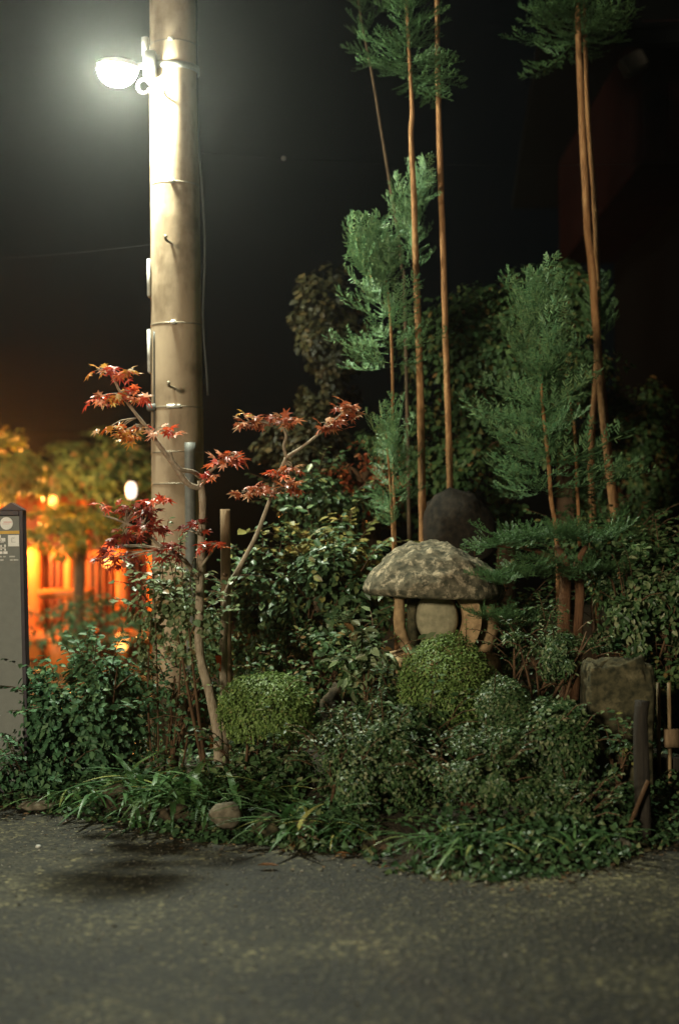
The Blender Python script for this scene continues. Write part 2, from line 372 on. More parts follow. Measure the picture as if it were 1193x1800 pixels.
def leaves(parent, pos, nrm, tip, size, key, mat, n_obj=0, pname='foliage', lname='leaf'):
    """the n_obj leaves nearest the camera as objects of their own, the rest as one stuff part"""
    pos = np.asarray(pos, float); N = len(pos); size = np.broadcast_to(np.asarray(size, float), (N,))
    Rm = frames(np.asarray(nrm, float), np.asarray(tip, float))
    V0, f = TMPL[key]
    order = np.argsort(np.linalg.norm(pos - np.array(CAM), axis=1) / (size + 1e-6))
    near, rest = order[:n_obj], order[n_obj:]
    root = Vector(parent.location)
    me = tmesh(key, TMPL[key], mat) if n_obj else None
    for i in near:
        o = bpy.data.objects.new(lname, me); COL.objects.link(o); o.parent = parent
        R = Matrix(Rm[i].tolist()).to_4x4()
        o.matrix_local = Matrix.Translation(Vector(pos[i]) - root) @ R @ Matrix.Scale(float(size[i]), 4)
    if len(rest):
        V = np.einsum('nij,kj->nki', Rm[rest], V0) * size[rest][:, None, None] + pos[rest][:, None, :]
        me2 = np_mesh(pname, V, f, len(rest))
        o = link(pname, me2, mat, parent); stuff(o)
        return o

# ------------------------------------------------------------------ ground
EDGE = [(-9, 8.6), (-4, 8.35), (-1.92, 8.06), (-1.2, 7.57), (-.70, 7.1), (-.33, 7.0), (.065, 6.72), (.39, 6.38), (.63, 6.22), (1.02, 6.3), (1.31, 6.62), (1.64, 6.95), (2.4, 7.3), (5, 7.8), (9, 8.2)]
EX = np.array([e[0] for e in EDGE]); EY = np.array([e[1] for e in EDGE])
def edgeY(x): return float(np.interp(x, EX, EY)) + 0.05 * noise.noise(Vector((x * 3.1, 2.2, 0)))
def sm(t): t = max(0, min(1, t)); return t * t * (3 - 2 * t)
def bedz(x, y):
    d = y - edgeY(x)
    return -0.03 + 0.13 * sm(d / 0.35) + 0.50 * math.exp(-((x - .8) / .95) ** 2 - ((y - 8.7) / 1.25) ** 2) * sm(d / 1.2) + 0.03 * noise.noise(Vector((x * 2.5, y * 2.5, 0)))

mb = MB(); mb.add([(-16, -6, 0), (16, -6, 0), (16, 30, 0), (-16, 30, 0)], [(0, 1, 2, 3)])
structure(mb.build('road', 'asphalt', smooth=False))
NX, NY = 220, 40
V, Fc = [], []
for i in range(NX + 1):
    x = -9 + 18 * i / NX
    e = edgeY(x)
    for j in range(NY + 1):
        y = e - 0.06 + (14.5 - e) * (j / NY) ** 1.7
        V.append((x, y, bedz(x, y)))
for i in range(NX):
    for j in range(NY):
        a = i * (NY + 1) + j
        Fc.append((a, a + NY + 1, a + NY + 2, a + 1))
structure(MB().add(V, Fc).build('garden_bed', 'soil'))

# ------------------------------------------------------------------ utility pole
PD = 9.4
pb = P(318, 1344, PD); ptop = P(303, -130, PD)
pdir = (ptop - pb)
def pole_at(y):      # axis point at a photo row
    t = (1344 - y) / (1344 + 130); return pb + pdir * t
def pole_r(y): return 0.1742 - (900 - y) * 0.0000222
pole = thing('utility_pole', 'tall tan concrete utility pole with steel straps rising from shrubs', 'utility pole', (pb.x, pb.y, 0))
mb = MB(); ys = list(range(1420, -1300, -60))
mb.tube([pole_at(y) for y in ys], [pole_r(y) for y in ys], 40, 0, 1); mb.build('shaft', 'concrete', pole)
for y, clip in ((85, 1), (332, 1), (577, 1), (722, 2), (800, 0), (855, 0)):
    c = pole_at(y); r = pole_r(y); b = MB()
    ax = pdir.normalized()
    b.tube([c - ax * .004, c + ax * .004], r + .002, 40, 0, 1)
    st = b.build('strap', 'strap', pole)
    if clip:
        q = c + Vector((.004 if clip == 1 else -.02, -1, 0)).normalized() * (r + .008)
        MB().box(q, (.016 if clip == 1 else .045, .008, .013 if clip == 1 else .012), bev=.004).build('buckle', 'clip', st)
for (x, y) in ((303, 190), (306, 440), (309, 690)):
    c = pole_at(y); r = pole_r(y); ang = math.radians(-92 if y != 690 else -90)
    d = Vector((math.cos(ang), math.sin(ang), 0)); p0 = c + d * (r - .02)
    MB().tube([p0, p0 + d * .13 + Vector((-.02, 0, 0)), p0 + d * .135 + Vector((-.02, 0, .025))], [.009, .009, .012], 8).build('step_bolt', 'strap', pole)
# conduit on the front right, black cable down the right edge, white plates on the left edge
pts = []
for y in (785, 850, 930, 1010, 1110, 1230, 1330):
    c = pole_at(y); pts.append(c + Vector((.098, -.165, 0)))
MB().tube(pts, .036, 14).build('conduit', 'conduit', pole)
pts = []
for y in (-120, 0, 200, 420, 560, 650, 700):
    c = pole_at(y); r = pole_r(y); pts.append(c + Vector((r + .004 + (.02 if y > 400 else 0) + .012 * math.sin(y * .02), -.02, 0)))
MB().tube(pts, .008, 8).build('cable', 'cable', pole)
for (y0, y1) in ((462, 527), (585, 660)):
    c = (pole_at(y0) + pole_at(y1)) / 2; r = pole_r(y0)
    MB().box(c + Vector((-r - .006, -.03, 0)), (.010, .05, (y1 - y0) / 2 * PD / F), bev=.003).build('number_plate', 'platew', pole)
pts = [pole_at(y) + Vector((-pole_r(y) * .80, -pole_r(y) * .62, 0)) for y in (590, 660, 730, 760)]
MB().tube(pts, .007, 8).build('cable', 'cable', pole)
MB().box(pole_at(722) + Vector((-.155, -.10, 0)), (.03, .03, .022), bev=.006).build('clamp_block', 'conduit', pole)

# ------------------------------------------------------------------ street lamp on the pole
lc = P(207, 122, 9.14)
lamp = thing('street_lamp', 'glowing white street lamp bracketed to the side of the concrete pole', 'street lamp', lc)
bx = pole_at(128); br = pole_r(128)
ax = pdir.normalized()
MB().tube([bx - ax * .02, bx + ax * .02], br + .012, 40, 0, 1).build('clamp_band', 'metal', lamp)
MB().box(bx + Vector((-br * .75 - .02, -.14, 0)), (.04, .05, .085), bev=.01).build('junction_box', 'metal', lamp)
MB().tube([bx + Vector((-br - .02, -.08, .08)), bx + Vector((-br - .02, -.08, .20))], [.02, .024], 12).build('photo_sensor', 'platew', lamp)
a0 = bx + Vector((-br * .75 - .03, -.15, -.01)); a1 = lc + Vector((.07, .08, .03))
MB().tube([a0, (a0 + a1) / 2 + Vector((0, 0, .01)), a1], .02, 12).build('arm', 'metal', lamp)
hk = P(253, 152, 9.2)
MB().tube([hk + Vector((.05 * math.cos(t) * .8, 0, .045 * math.sin(t))) for t in np.linspace(0.3, 2 * math.pi - .4, 12)], .009, 8, 0, 1).build('hook', 'metal', lamp)
# housing: shallow hood over the diffuser
mb = MB(); prof = [(.150, .0), (.155, .010), (.148, .024), (.12, .046), (.07, .058), (.01, .062)]
tilt = Matrix.Rotation(math.radians(7), 4, 'Y')
mb.lathe((0, 0, 0), prof, 28, 0, 1.0, .62)
mb.v = [tuple(lc + .9 * (tilt @ (Vector(v) + Vector((0, 0, .018))))) for v in mb.v]
mb.build('housing', 'metal', lamp)
mb = MB(); prof = [(.01, -.125), (.06, -.115), (.105, -.088), (.135, -.045), (.145, .0), (.14, .012)]
mb.lathe((0, 0, 0), prof, 16, 0, 1.0, .62)
mb.v = [tuple(lc + .9 * (tilt @ Vector(v))) for v in mb.v]
mb.build('diffuser', 'lampglow', lamp)

# overhead wires with a small joint
for (k, (xa, ya, Ya, xb, yb, Yb, lab)) in enumerate(((330, 268, 9.4, 1500, 262, 12, 'thin overhead wire with a pale joint leading from the pole towards the cedars'),
                                        (280, 425, 9.4, -400, 440, 15, 'thin overhead wire leading from the pole away over the shrine fence'))):
    A, B = P(xa, ya, Ya), P(xb, yb, Yb)
    if k == 0: A = pole_at(268)
    else: A = pole_at(428)
    t = thing('overhead_wire', lab, 'wire', A)
    MB().tube([A + (B - A) * s + Vector((0, 0, -.12 * 4 * s * (1 - s))) for s in np.linspace(0, 1, 14)], .0018, 6, 0, 1).build('wire', 'wirem', t)
    if k == 0:
        q = A + (B - A) * .13 + Vector((0, 0, -.12 * 4 * .13 * .87))
        MB().rock(q, (.018, .016, .018), 3, .05).build('wire_joint', 'conduit', t)

# ------------------------------------------------------------------ information pillar on the left
SY = 8.3
s0 = P(52, 1395, SY); s1 = P(41, 897, SY)
xr0 = s0.x; sw = 0.36
sign = thing('information_pillar', 'slim grey information pillar with black frame beside the leafy hedge', 'sign', (xr0 - sw / 2, SY, 0))
lean = (s1.x - s0.x) / (s1.z - s0.z)
shear = Matrix(((1, 0, lean), (0, 1, 0), (0, 0, 1)))
def sbox(name, x0, x1, z0, z1, y0, y1, mat, bev=.003, par=None):
    mb = MB(); mb.box(((x0 + x1) / 2, (y0 + y1) / 2, (z0 + z1) / 2), ((x1 - x0) / 2, (y1 - y0) / 2, (z1 - z0) / 2), bev=bev)
    mb.v = [tuple(Vector((xr0, SY, 0)) + shear @ Vector(v)) for v in mb.v]
    return mb.build(name, mat, par or sign, smooth=False)
ztop = s1.z
mpx = SY / F
sbox('panel', -sw + .018, -.018, .10, ztop - .03, -.012, .05, 'signpanel')
sbox('frame_post', -.0175, .006, 0, ztop, -.03, .06, 'signframe')
sbox('frame_post', -sw - .006, -sw + .0175, 0, ztop, -.03, .06, 'signframe')
sbox('top_rail', -sw + .0178, -.0178, ztop - .0298, ztop, -.028, .058, 'signframe')
sbox('plinth', -sw + .0178, -.0178, 0, .0998, -.028, .058, 'signframe')
def zrow(y): return P(20, y, SY).z
def xcol(x, y):  # local x inside the sheared sign frame
    return P(x, y, SY).x - xr0 - lean * P(x, y, SY).z
# little gable finial
mb = MB(); zc = ztop
xc = xcol(22, 895)
mb.add([(xc - .075, -.03, zc), (xc + .075, -.03, zc), (xc, -.03, zc + .045), (xc - .075, .06, zc), (xc + .075, .06, zc), (xc, .06, zc + .045)],
       [(0, 1, 2), (5, 4, 3), (0, 2, 5, 3), (1, 4, 5, 2), (0, 3, 4, 1)])
mb.v = [tuple(Vector((xr0, SY, 0)) + shear @ (Vector(v) + Vector((0, 0, .001)))) for v in mb.v]
mb.build('gable_cap', 'signframe', sign, smooth=False)
def disc(name, x, y, r, mat, yoff, par=None):
    n = 28; c = (xcol(x, y), zrow(y))
    V = [(c[0] + r * math.cos(2 * math.pi * k / n), yo, c[1] + r * math.sin(2 * math.pi * k / n)) for yo in (yoff, -.012) for k in range(n)]
    Fc = [tuple(range(n))[::-1][::-1], ] + [(k, k + n, (k + 1) % n + n, (k + 1) % n) for k in range(n)]
    mb = MB().add(V, Fc); mb.v = [tuple(Vector((xr0, SY, 0)) + shear @ Vector(v)) for v in mb.v]
    return mb.build(name, mat, par or sign, smooth=False)
emb = disc('emblem', 13, 920, .037, 'white', -.0155)
def mark(name, x0, x1, y0, y1, mat, yo=-.0150, bev=0, par=None):
    return sbox(name, xcol(x0, y0), xcol(x1, y0), zrow(y1), zrow(y0), yo, -.0115, mat, bev, par)
mark('emblem_print', 8, 22, 916.5, 919, 'pink', -.0172, 0, emb)
mark('emblem_print', 6, 18, 920.5, 921.5, 'pink', -.0172, 0, emb)
sbox('stripe', -sw + .0182, -.0182, zrow(938.5), zrow(933), -.0145, -.0118, 'yellow', 0)
# rounded square pictogram and the lettering
pic = mark('pictogram', 15.5, 35, 940.5, 960.5, 'white', -.0150, .003)
mark('pictogram_figure', 23, 27, 945, 946.5, 'greyprint', -.0168, 0, pic); mark('pictogram_figure', 22, 29, 952.5, 953.6, 'greyprint', -.0168, 0, pic)
mark('pictogram_figure', 21.5, 22.6, 945, 953, 'greyprint', -.0168, 0, pic)
for q in ((-14, -11, 942, 962), (-8, 4, 946, 948), (0, 3, 940, 954), (4, 11, 945.5, 952), (-6, 8, 951, 953.5), (2, 5, 958, 967), (9, 12, 957, 968), (0, 12, 962, 964), (-12, -2, 957, 959), (-8, -5, 955, 968)):
    mark('lettering', *q, 'white')
for y0, y1, xs in ((969, 973.5, [(-14, -8), (-6, -1), (1, 6), (7.5, 15)]), (977, 979.5, [(-20, -12), (-10, -3), (-1, 5), (7, 12), (18, 28)]), (983, 985.5, [(-20, -10), (-8, 0), (2, 8), (19, 24), (25.5, 34)])):
    for (x0, x1) in xs: mark('lettering', x0, x1, y0, y1, 'greyprint' if y0 > 970 else 'white')

# ------------------------------------------------------------------ stone lantern
LY = 8.25
g = bedz(P(760, 1150, LY).x, LY)
lan = thing('stone_lantern', 'old stone garden lantern with lichened mushroom cap behind clipped dome', 'stone lantern', (P(760, 1150, LY).x, LY, g))
mp_ = LY / F
cc = P(764, 1034, LY)
# cap: broad asymmetric mushroom with a flat dark underside
NU, NR = 72, 26
V, Fc = [], []
rx, ry = 124 * mp_, .36
PL = [(0, 1.0), (.2, .97), (.45, .82), (.7, .58), (.88, .33), (.97, .13), (1, .0)]
PR = [(0, 1.0), (.25, .95), (.5, .80), (.75, .60), (.9, .42), (.98, .18), (1, .0)]
def capline(t): 
    return (1 + .08 * noise.noise(Vector((math.cos(t) * 1.5, math.sin(t) * 1.5, 1))) + .035 * noise.noise(Vector((math.cos(t) * 6, math.sin(t) * 6, 1))))
for j in range(NR + 1):
    r = math.sin(j / NR * math.pi / 2)
    for k in range(NU):
        t = 2 * math.pi * k / NU
        hl = np.interp(r, [q[0] for q in PL], [q[1] for q in PL]); hr = np.interp(r, [q[0] for q in PR], [q[1] for q in PR])
        wr = sm((math.cos(t) + 1) / 2); h = hl * (1 - wr) + hr * wr
        u = -.16 * (1 - r) + r * math.cos(t); v = r * math.sin(t); wv = capline(t)
        h += (.16 * noise.noise(Vector((u * 2.6, v * 2.6, 3))) + .10 * noise.noise(Vector((u * 6, v * 6, 8))) + .05 * noise.noise(Vector((u * 15, v * 15, 2)))) * min(1, (1 - r) * 5)
        V.append(cc + Vector((u * rx * wv, v * ry * wv, .285 * h - .012 - .02 * u)))
n0 = len(V)
for (rr, dz) in ((.985, -.036), (.93, -.05), (.6, -.03), (.02, -.025)):
    for k in range(NU):
        t = 2 * math.pi * k / NU; wv = capline(t)
        V.append(cc + Vector((rr * math.cos(t) * rx * wv, rr * math.sin(t) * ry * wv, dz - .02 * rr * math.cos(t))))
for j in range(NR + 4):
    for k in range(NU):
        Fc.append((j * NU + k, j * NU + (k + 1) % NU, (j + 1) * NU + (k + 1) % NU, (j + 1) * NU + k))
MB().add(V, Fc).build('cap', 'lichen', lan)
# fire box: front wall with a big round opening, a disc set back inside it, curved outer edges
zt = cc.z - .02; zb = P(740, 1148, LY).z
fy = LY - .20
dc = P(770, 1088, fy); dr = 40 * fy / F
# left pillar, curved like a crescent
def lp(x, y, Y=fy): return P(x, y, Y)
for nm, pts, rad in (('pillar', [(701, 1043), (702, 1065), (702, 1090), (705, 1115), (716, 1140), (730, 1150)], [.022, .030, .034, .034, .030, .026]),
                     ('pillar', [(842, 1043), (846, 1075), (846, 1105), (836, 1150)], [.09, .10, .10, .09])):
    MB().tube([lp(x, y, fy if x < 800 else LY - .06) + Vector((0, .03, 0)) for x, y in pts], rad, 14, .12).build(nm, 'granite', lan)
MB().box((dc.x + .03, LY + .13, (zt + zb) / 2), (.19, .06, (zt - zb) / 2 + .01), bev=.03).build('back_wall', 'mossrock', lan)  # dark stone here stands in for shade inside the fire box
MB().lathe((dc.x + .03, LY + .0, (zt + zb) / 2), [(.085, -(zt - zb) / 2), (.075, 0), (.085, (zt - zb) / 2)], 16, .05).build('core', 'granite', lan)
# ring around the disc (the arch on its right), thick
n = 40; V, Fc = [], []
oc = dc + Vector((-.008, 0, .0))
for yy in (0.0, .17):
    for rr in (dr * 1.17, dr * 1.75):
        for k in range(n):
            t = math.radians(-95 + 225 * k / (n - 1))
            p = oc + Vector((rr * math.cos(t) * (1.0 if rr < dr * 1.3 else 1.12), yy, rr * math.sin(t) * 1.12))
            p.z = max(min(p.z, zt), zb)
            p.x = max(p.x, dc.x - dr * 1.30)
            V.append(p)
for k in range(n - 1):
    k2 = k + 1
    Fc += [(k, n + k, n + k2, k2), (2 * n + k, 2 * n + k2, 3 * n + k2, 3 * n + k), (n + k, 3 * n + k, 3 * n + k2, n + k2), (k, k2, 2 * n + k2, 2 * n + k)]
Fc += [(0, 2 * n, 3 * n, n), (n - 1, 2 * n - 1, 4 * n - 1, 3 * n - 1)]
MB().add(V, Fc).build('window_surround', 'granite', lan, smooth=False)
# pale stone disc, lens shaped, in the opening
V, Fc = [], []; n = 36; rings = [(.02, -.012), (.6, -.008), (.92, .004), (1.0, .03), (1.0, .20)]
for rr, yy in rings:
    for k in range(n):
        t = 2 * math.pi * k / n; V.append(dc + Vector((rr * dr * .92 * math.cos(t), .05 + yy, rr * dr * 1.16 * math.sin(t))))
for j in range(len(rings) - 1):
    for k in range(n): Fc.append((j * n + k, (j + 1) * n + k, (j + 1) * n + (k + 1) % n, j * n + (k + 1) % n))
Fc.append(tuple(range(n)))
MB().add(V, Fc).build('window_disc', 'disc', lan)
pcx = P(765, 1170, LY).x
MB().rock((pcx + .03, LY - .02, zb - .07), (.345, .27, .085), 4.2, .08, 1.4, 32, 14, sq=.55).build('pedestal', 'granite', lan)
MB().lathe((pcx + .03, LY, 0), [(.17, g - .05), (.15, g + .1), (.15, zb - .12), (.19, zb - .08)], 20, .05).build('shaft', 'granite', lan)

# ------------------------------------------------------------------ rocks
def stone(label, x, y, wpx, hpx, Y, mat, seed, amp=.22, name='edging_stone', group='rounded stones edging the garden bed', dep=.8):
    c = P(x, y, Y); rx = wpx / 2 * Y / F; rz = hpx / 2 * Y / F
    mb = MB().rock((0, 0, 0), (rx, max(rx * dep, .03), rz), seed, amp)
    o = mb.build(name, mat); o.location = c
    tag(o, label, 'stone', group)
    return o
stone('rounded pale tan stone under the lilyturf blades at the road edge', 398, 1432, 56, 46, 7.12, 'rock', 1)
stone('stone below yellowing blades at the foot of the leafy hedge', 208, 1402, 56, 46, 7.7, 'rock2', 2)
stone('broad brown stone beside the pale tan stone at the road edge', 476, 1452, 64, 46, 7.08, 'mossrock', 3)
stone('mossy brown stone half hidden behind ivy at the road edge', 545, 1456, 58, 40, 6.98, 'mossrock', 5)
stone('low dark stone in the shade of the lilyturf clump', 312, 1430, 60, 34, 7.38, 'rock2', 6)
stone('squat stone in front of the weathered corner post', 1082, 1494, 74, 44, 6.72, 'rock', 9)
stone('dark stone wedged against the foot of the corner post', 1122, 1500, 50, 44, 6.78, 'mossrock', 10)
stone('flat stone lying where bed and road meet below the information pillar', 70, 1415, 70, 20, 7.95, 'rock', 12)
bo = stone('large dark round boulder looming behind the lantern cap', 806, 935, 128, 150, 9.3, 'darkrock', 13, .22, 'boulder', None, .8)
b2 = stone('brown slanting rock half covered by small shrubs', 592, 1255, 62, 90, 8.1, 'rock2', 14, .55, 'boulder', None)
b3 = stone('dark mossy rock under the lantern pedestal', 700, 1210, 90, 80, 8.1, 'mossrock', 15, .3, 'boulder', None)
# standing mossy slab
SLY = 7.5
c = P(1085, 1320, SLY); top = P(1085, 1160, SLY)
o = MB().rock((0, 0, 0), (57 * SLY / F, .12, (top.z - .0) / 2 + .02), 31.2, .13, 1.7, 56, 44, sq=.26).build('standing_stone', 'mossrock')
o.location = (c.x, SLY, top.z / 2 - .02)
tag(o, 'upright mossy stone slab beside the bamboo fence', 'stone')

# corner post with brace, bamboo fence
post_b = P(1128, 1495, 6.95); post_t = P(1128, 1232, 6.95)
pt = thing('corner_post', 'weathered dark wooden post in front of the mossy slab', 'post', (post_b.x, post_b.y, 0))
MB().tube([(post_b.x + .01, 6.95, -.05), (post_b.x, 6.95, .5), (post_t.x, 6.95, post_t.z)], [.040, .036, .034], 14, .25).build('post', 'darkwood', pt)
MB().tube([P(1098, 1470, 6.85), P(1118, 1420, 6.86), P(1138, 1372, 6.88)], [.010, .011, .011], 8, .1).build('brace', 'twig', pt)
fn = thing('bamboo_fence', 'low bamboo fence with brown rail beyond the mossy slab', 'fence', (P(1250, 1400, 7.6).x, 7.6, 0))
FY = 7.6
for x in range(1136, 1420, 20):
    x += rnd.uniform(-2, 2)
    a, b = P(x + 2, 1432, FY), P(x, 1200 + rnd.uniform(-6, 6), FY); a.z = .02
    MB().tube([a, (a + b) / 2 + Vector((rnd.uniform(-.004, .004), 0, 0)), b], .0105, 8, .1).build('slat', 'bamboo', fn)
a, b = P(1166, 1296, FY - .03), P(1430, 1296, FY - .03)
MB().box((a + b) / 2, ((b.x - a.x) / 2, .018, 16 * FY / F), bev=.004).build('rail', 'wood', fn)
a, b = P(1130, 1345, FY + .035), P(1430, 1340, FY + .035)
MB().box((a + b) / 2, ((b.x - a.x) / 2, .02, 12 * FY / F), bev=.004).build('rail', 'darkwood', fn)

# ------------------------------------------------------------------ maples
def maple(label, stems, clusters, leafsz=.075):
    base = P(*stems[0][0][0])
    t = thing('maple_tree', label, 'tree', (base.x, base.y, bedz(base.x, base.y)))
    for i, (pts, rad) in enumerate(stems):
        W = [P(*p) for p in pts]
        if i == 0: W = [Vector((W[0].x, W[0].y, bedz(W[0].x, W[0].y) - .05))] + W; rad = [rad[0] * 1.15] + rad
        MB().tube(W, rad, 10, .25, 4).build('trunk' if i == 0 else 'branch', 'maplebark', t)
    for (x, y, Y, rx, ry, n, mat, (ax, ay)) in clusters:
        n0 = int(n * 1.35 + .5); n = int(n0 * 1.7); c = P(x, y, Y); an = P(ax, ay, Y)
        mx, mz = rx * Y / F, ry * Y / F
        d = nr.normal(size=(n, 3)); d = unit(d) * (nr.random((n, 1)) ** .45)
        pos = np.array(c) + d * np.array([mx, max(mx * .55, .05), mz])
        pos[:, 2] -= (np.abs(d[:, 0]) ** 1.5) * mz * .6
        tip = unit(np.stack([d[:, 0] + nr.normal(size=n) * .6, d[:, 1] * .8 - .15 + nr.normal(size=n) * .5, -.25 + nr.normal(size=n) * .3], 1))
        nm = np.stack([nr.normal(size=n) * .5, -.30 + nr.normal(size=n) * .5, np.full(n, .9)], 1)
        leaves(t, pos, nm, tip, nr.uniform(.65, 1.2, n) * leafsz, 'maple', mat, n0)
        mb = MB()
        for k in range(0, n, 3):
            q = Vector(pos[k]); m = (q + an) / 2 + Vector((rnd.uniform(-.02, .02), 0, .012))
            mb.tube([an, m, q], [.0035, .0025, .0015], 5, 0, 2)
        stuff(mb.build('twig', 'maplebark', t))
    return t
mY = 7.93
maple('red leaved maple with dark trunk in front of the concrete pole',
      [([(384, 1300, mY), (368, 1215, mY), (352, 1150, mY), (351, 1060, mY), (354, 960, mY), (357, 890, mY), (352, 845, mY)], [.028, .027, .026, .025, .023, .021, .018]),
       ([(352, 858, mY), (330, 850, mY - .04), (305, 815, mY - .08), (282, 785, mY - .1), (262, 757, mY - .12), (235, 722, mY - .15), (212, 690, mY - .18), (196, 660, mY - .2), (172, 648, mY - .2)], [.018, .017, .015, .014, .012, .009, .007, .005, .003]),
       ([(352, 838, mY), (338, 829, mY - .08), (318, 825, mY - .12), (304, 810, mY - .14), (300, 795, mY - .15)], [.015, .013, .012, .011, .009]),
       ([(356, 850, mY), (366, 832, mY - .03), (392, 812, mY - .05), (425, 801, mY - .06)], [.014, .011, .007, .003]),
       ([(352, 1030, mY), (325, 985, mY - .1), (290, 965, mY - .15), (255, 937, mY - .2), (222, 920, mY - .22), (180, 905, mY - .25)], [.015, .013, .011, .009, .007, .003]),
       ([(351, 1000, mY), (372, 970, mY - .1), (385, 955, mY - .15)], [.01, .007, .003])],
      [(172, 650, mY - .2, 16, 7, 3, 'L_amber', (185, 652)), (205, 655, mY - .2, 28, 14, 9, 'L_red', (196, 660)), (228, 652, mY - .2, 12, 8, 3, 'L_amber', (212, 668)),
       (178, 700, mY - .18, 26, 9, 8, 'L_red', (208, 692)), (212, 698, mY - .2, 26, 13, 9, 'L_amber', (212, 692)), (240, 693, mY - .18, 20, 13, 8, 'L_red', (215, 692)),
       (195, 752, mY - .15, 26, 9, 6, 'L_amber', (240, 735)), (225, 762, mY - .15, 26, 13, 10, 'L_amber', (252, 748)), (288, 758, mY - .14, 24, 9, 9, 'L_red', (270, 762)),
       (395, 808, mY - .06, 30, 12, 13, 'L_red', (392, 812)), (372, 836, mY - .05, 13, 11, 5, 'L_red', (368, 834)), (400, 800, mY - .06, 30, 8, 6, 'L_rust', (410, 806)),
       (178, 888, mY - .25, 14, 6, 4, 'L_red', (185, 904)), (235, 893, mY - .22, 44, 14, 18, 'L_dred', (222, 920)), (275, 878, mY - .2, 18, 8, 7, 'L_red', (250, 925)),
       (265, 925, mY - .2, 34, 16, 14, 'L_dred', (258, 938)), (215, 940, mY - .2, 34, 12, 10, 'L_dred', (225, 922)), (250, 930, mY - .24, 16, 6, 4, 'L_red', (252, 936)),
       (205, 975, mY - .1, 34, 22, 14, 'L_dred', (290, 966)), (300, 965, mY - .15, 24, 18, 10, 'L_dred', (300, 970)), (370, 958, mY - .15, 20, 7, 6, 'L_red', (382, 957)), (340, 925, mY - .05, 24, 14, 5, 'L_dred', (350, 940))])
nY = 8.2
maple('slender bare stemmed maple with rust red leaf tufts beside the wooden stake',
      [([(394, 1225, nY), (393, 1150, nY), (396, 1080, nY), (402, 1035, nY), (424, 992, nY), (452, 938, nY), (472, 885, nY), (487, 840, nY), (503, 803, nY)], [.024, .023, .021, .018, .014, .012, .011, .010, .0095]),
       ([(503, 803, nY), (499, 785, nY - .02), (503, 766, nY - .04), (495, 748, nY - .06)], [.010, .009, .008, .004]),
       ([(503, 803, nY), (525, 790, nY - .03), (552, 770, nY - .05), (578, 748, nY - .08), (612, 715, nY - .1)], [.010, .009, .008, .006, .003]),
       ([(476, 875, nY), (455, 868, nY - .06), (425, 863, nY - .08)], [.006, .005, .003])],
      [(440, 742, nY - .06, 30, 11, 11, 'L_rust', (480, 750)), (495, 737, nY - .06, 28, 10, 12, 'L_rust', (497, 750)), (425, 728, nY - .06, 12, 6, 3, 'L_amber', (440, 742)),
       (580, 745, nY - .08, 26, 14, 14, 'L_rust', (578, 748)), (608, 718, nY - .1, 26, 20, 18, 'L_rust', (600, 725)),
       (450, 862, nY - .08, 36, 10, 14, 'L_rust', (450, 867)), (505, 856, nY - .03, 26, 11, 8, 'L_rust', (480, 868)), (488, 832, nY - .04, 14, 11, 6, 'L_red', (487, 842)), (515, 822, nY, 14, 8, 4, 'L_rust', (500, 810))])

# wooden stake, orange tag, orange peg
sb, stp = P(399, 1260, 8.42), P(396, 895, 8.42)
st = thing('wooden_stake', 'round wooden stake standing behind the slender maple stem', 'stake', (sb.x, sb.y, bedz(sb.x, sb.y)))
MB().tube([(sb.x, sb.y, bedz(sb.x, sb.y) - .05), (sb + stp) / 2, stp], [.032, .031, .030], 12, .1).build('stake', 'wood', st)
MB().tube([P(394, 1010, 8.39), P(396, 1012, 8.385), P(398, 1010, 8.39)], .01, 6).build('tie', 'twig', st)
mb = MB(); q = [P(378, 1153, 8.1), P(389, 1152, 8.1), P(388, 1180, 8.08), P(385, 1180, 8.08)]
mb.add([v + Vector((0, dy, 0)) for dy in (0, .004) for v in q], [(0, 1, 2, 3), (7, 6, 5, 4), (0, 4, 5, 1), (1, 5, 6, 2), (2, 6, 7, 3), (3, 7, 4, 0)])
tag(mb.build('marker_tag', 'orangetag', smooth=False), 'small bright orange pointed tag hanging by the slender maple stem', 'tag')
q = P(390, 1300, 8.0); bz = bedz(q.x, q.y)
o = MB().tube([(q.x, q.y, bz - .03), (q.x, q.y, bz + .03), (q.x + .004, q.y, bz + .06)], [.008, .009, .008], 8).build('marker_peg', 'orangetag')
tag(o, 'little orange peg in the soil at the foot of the red maple', 'peg')

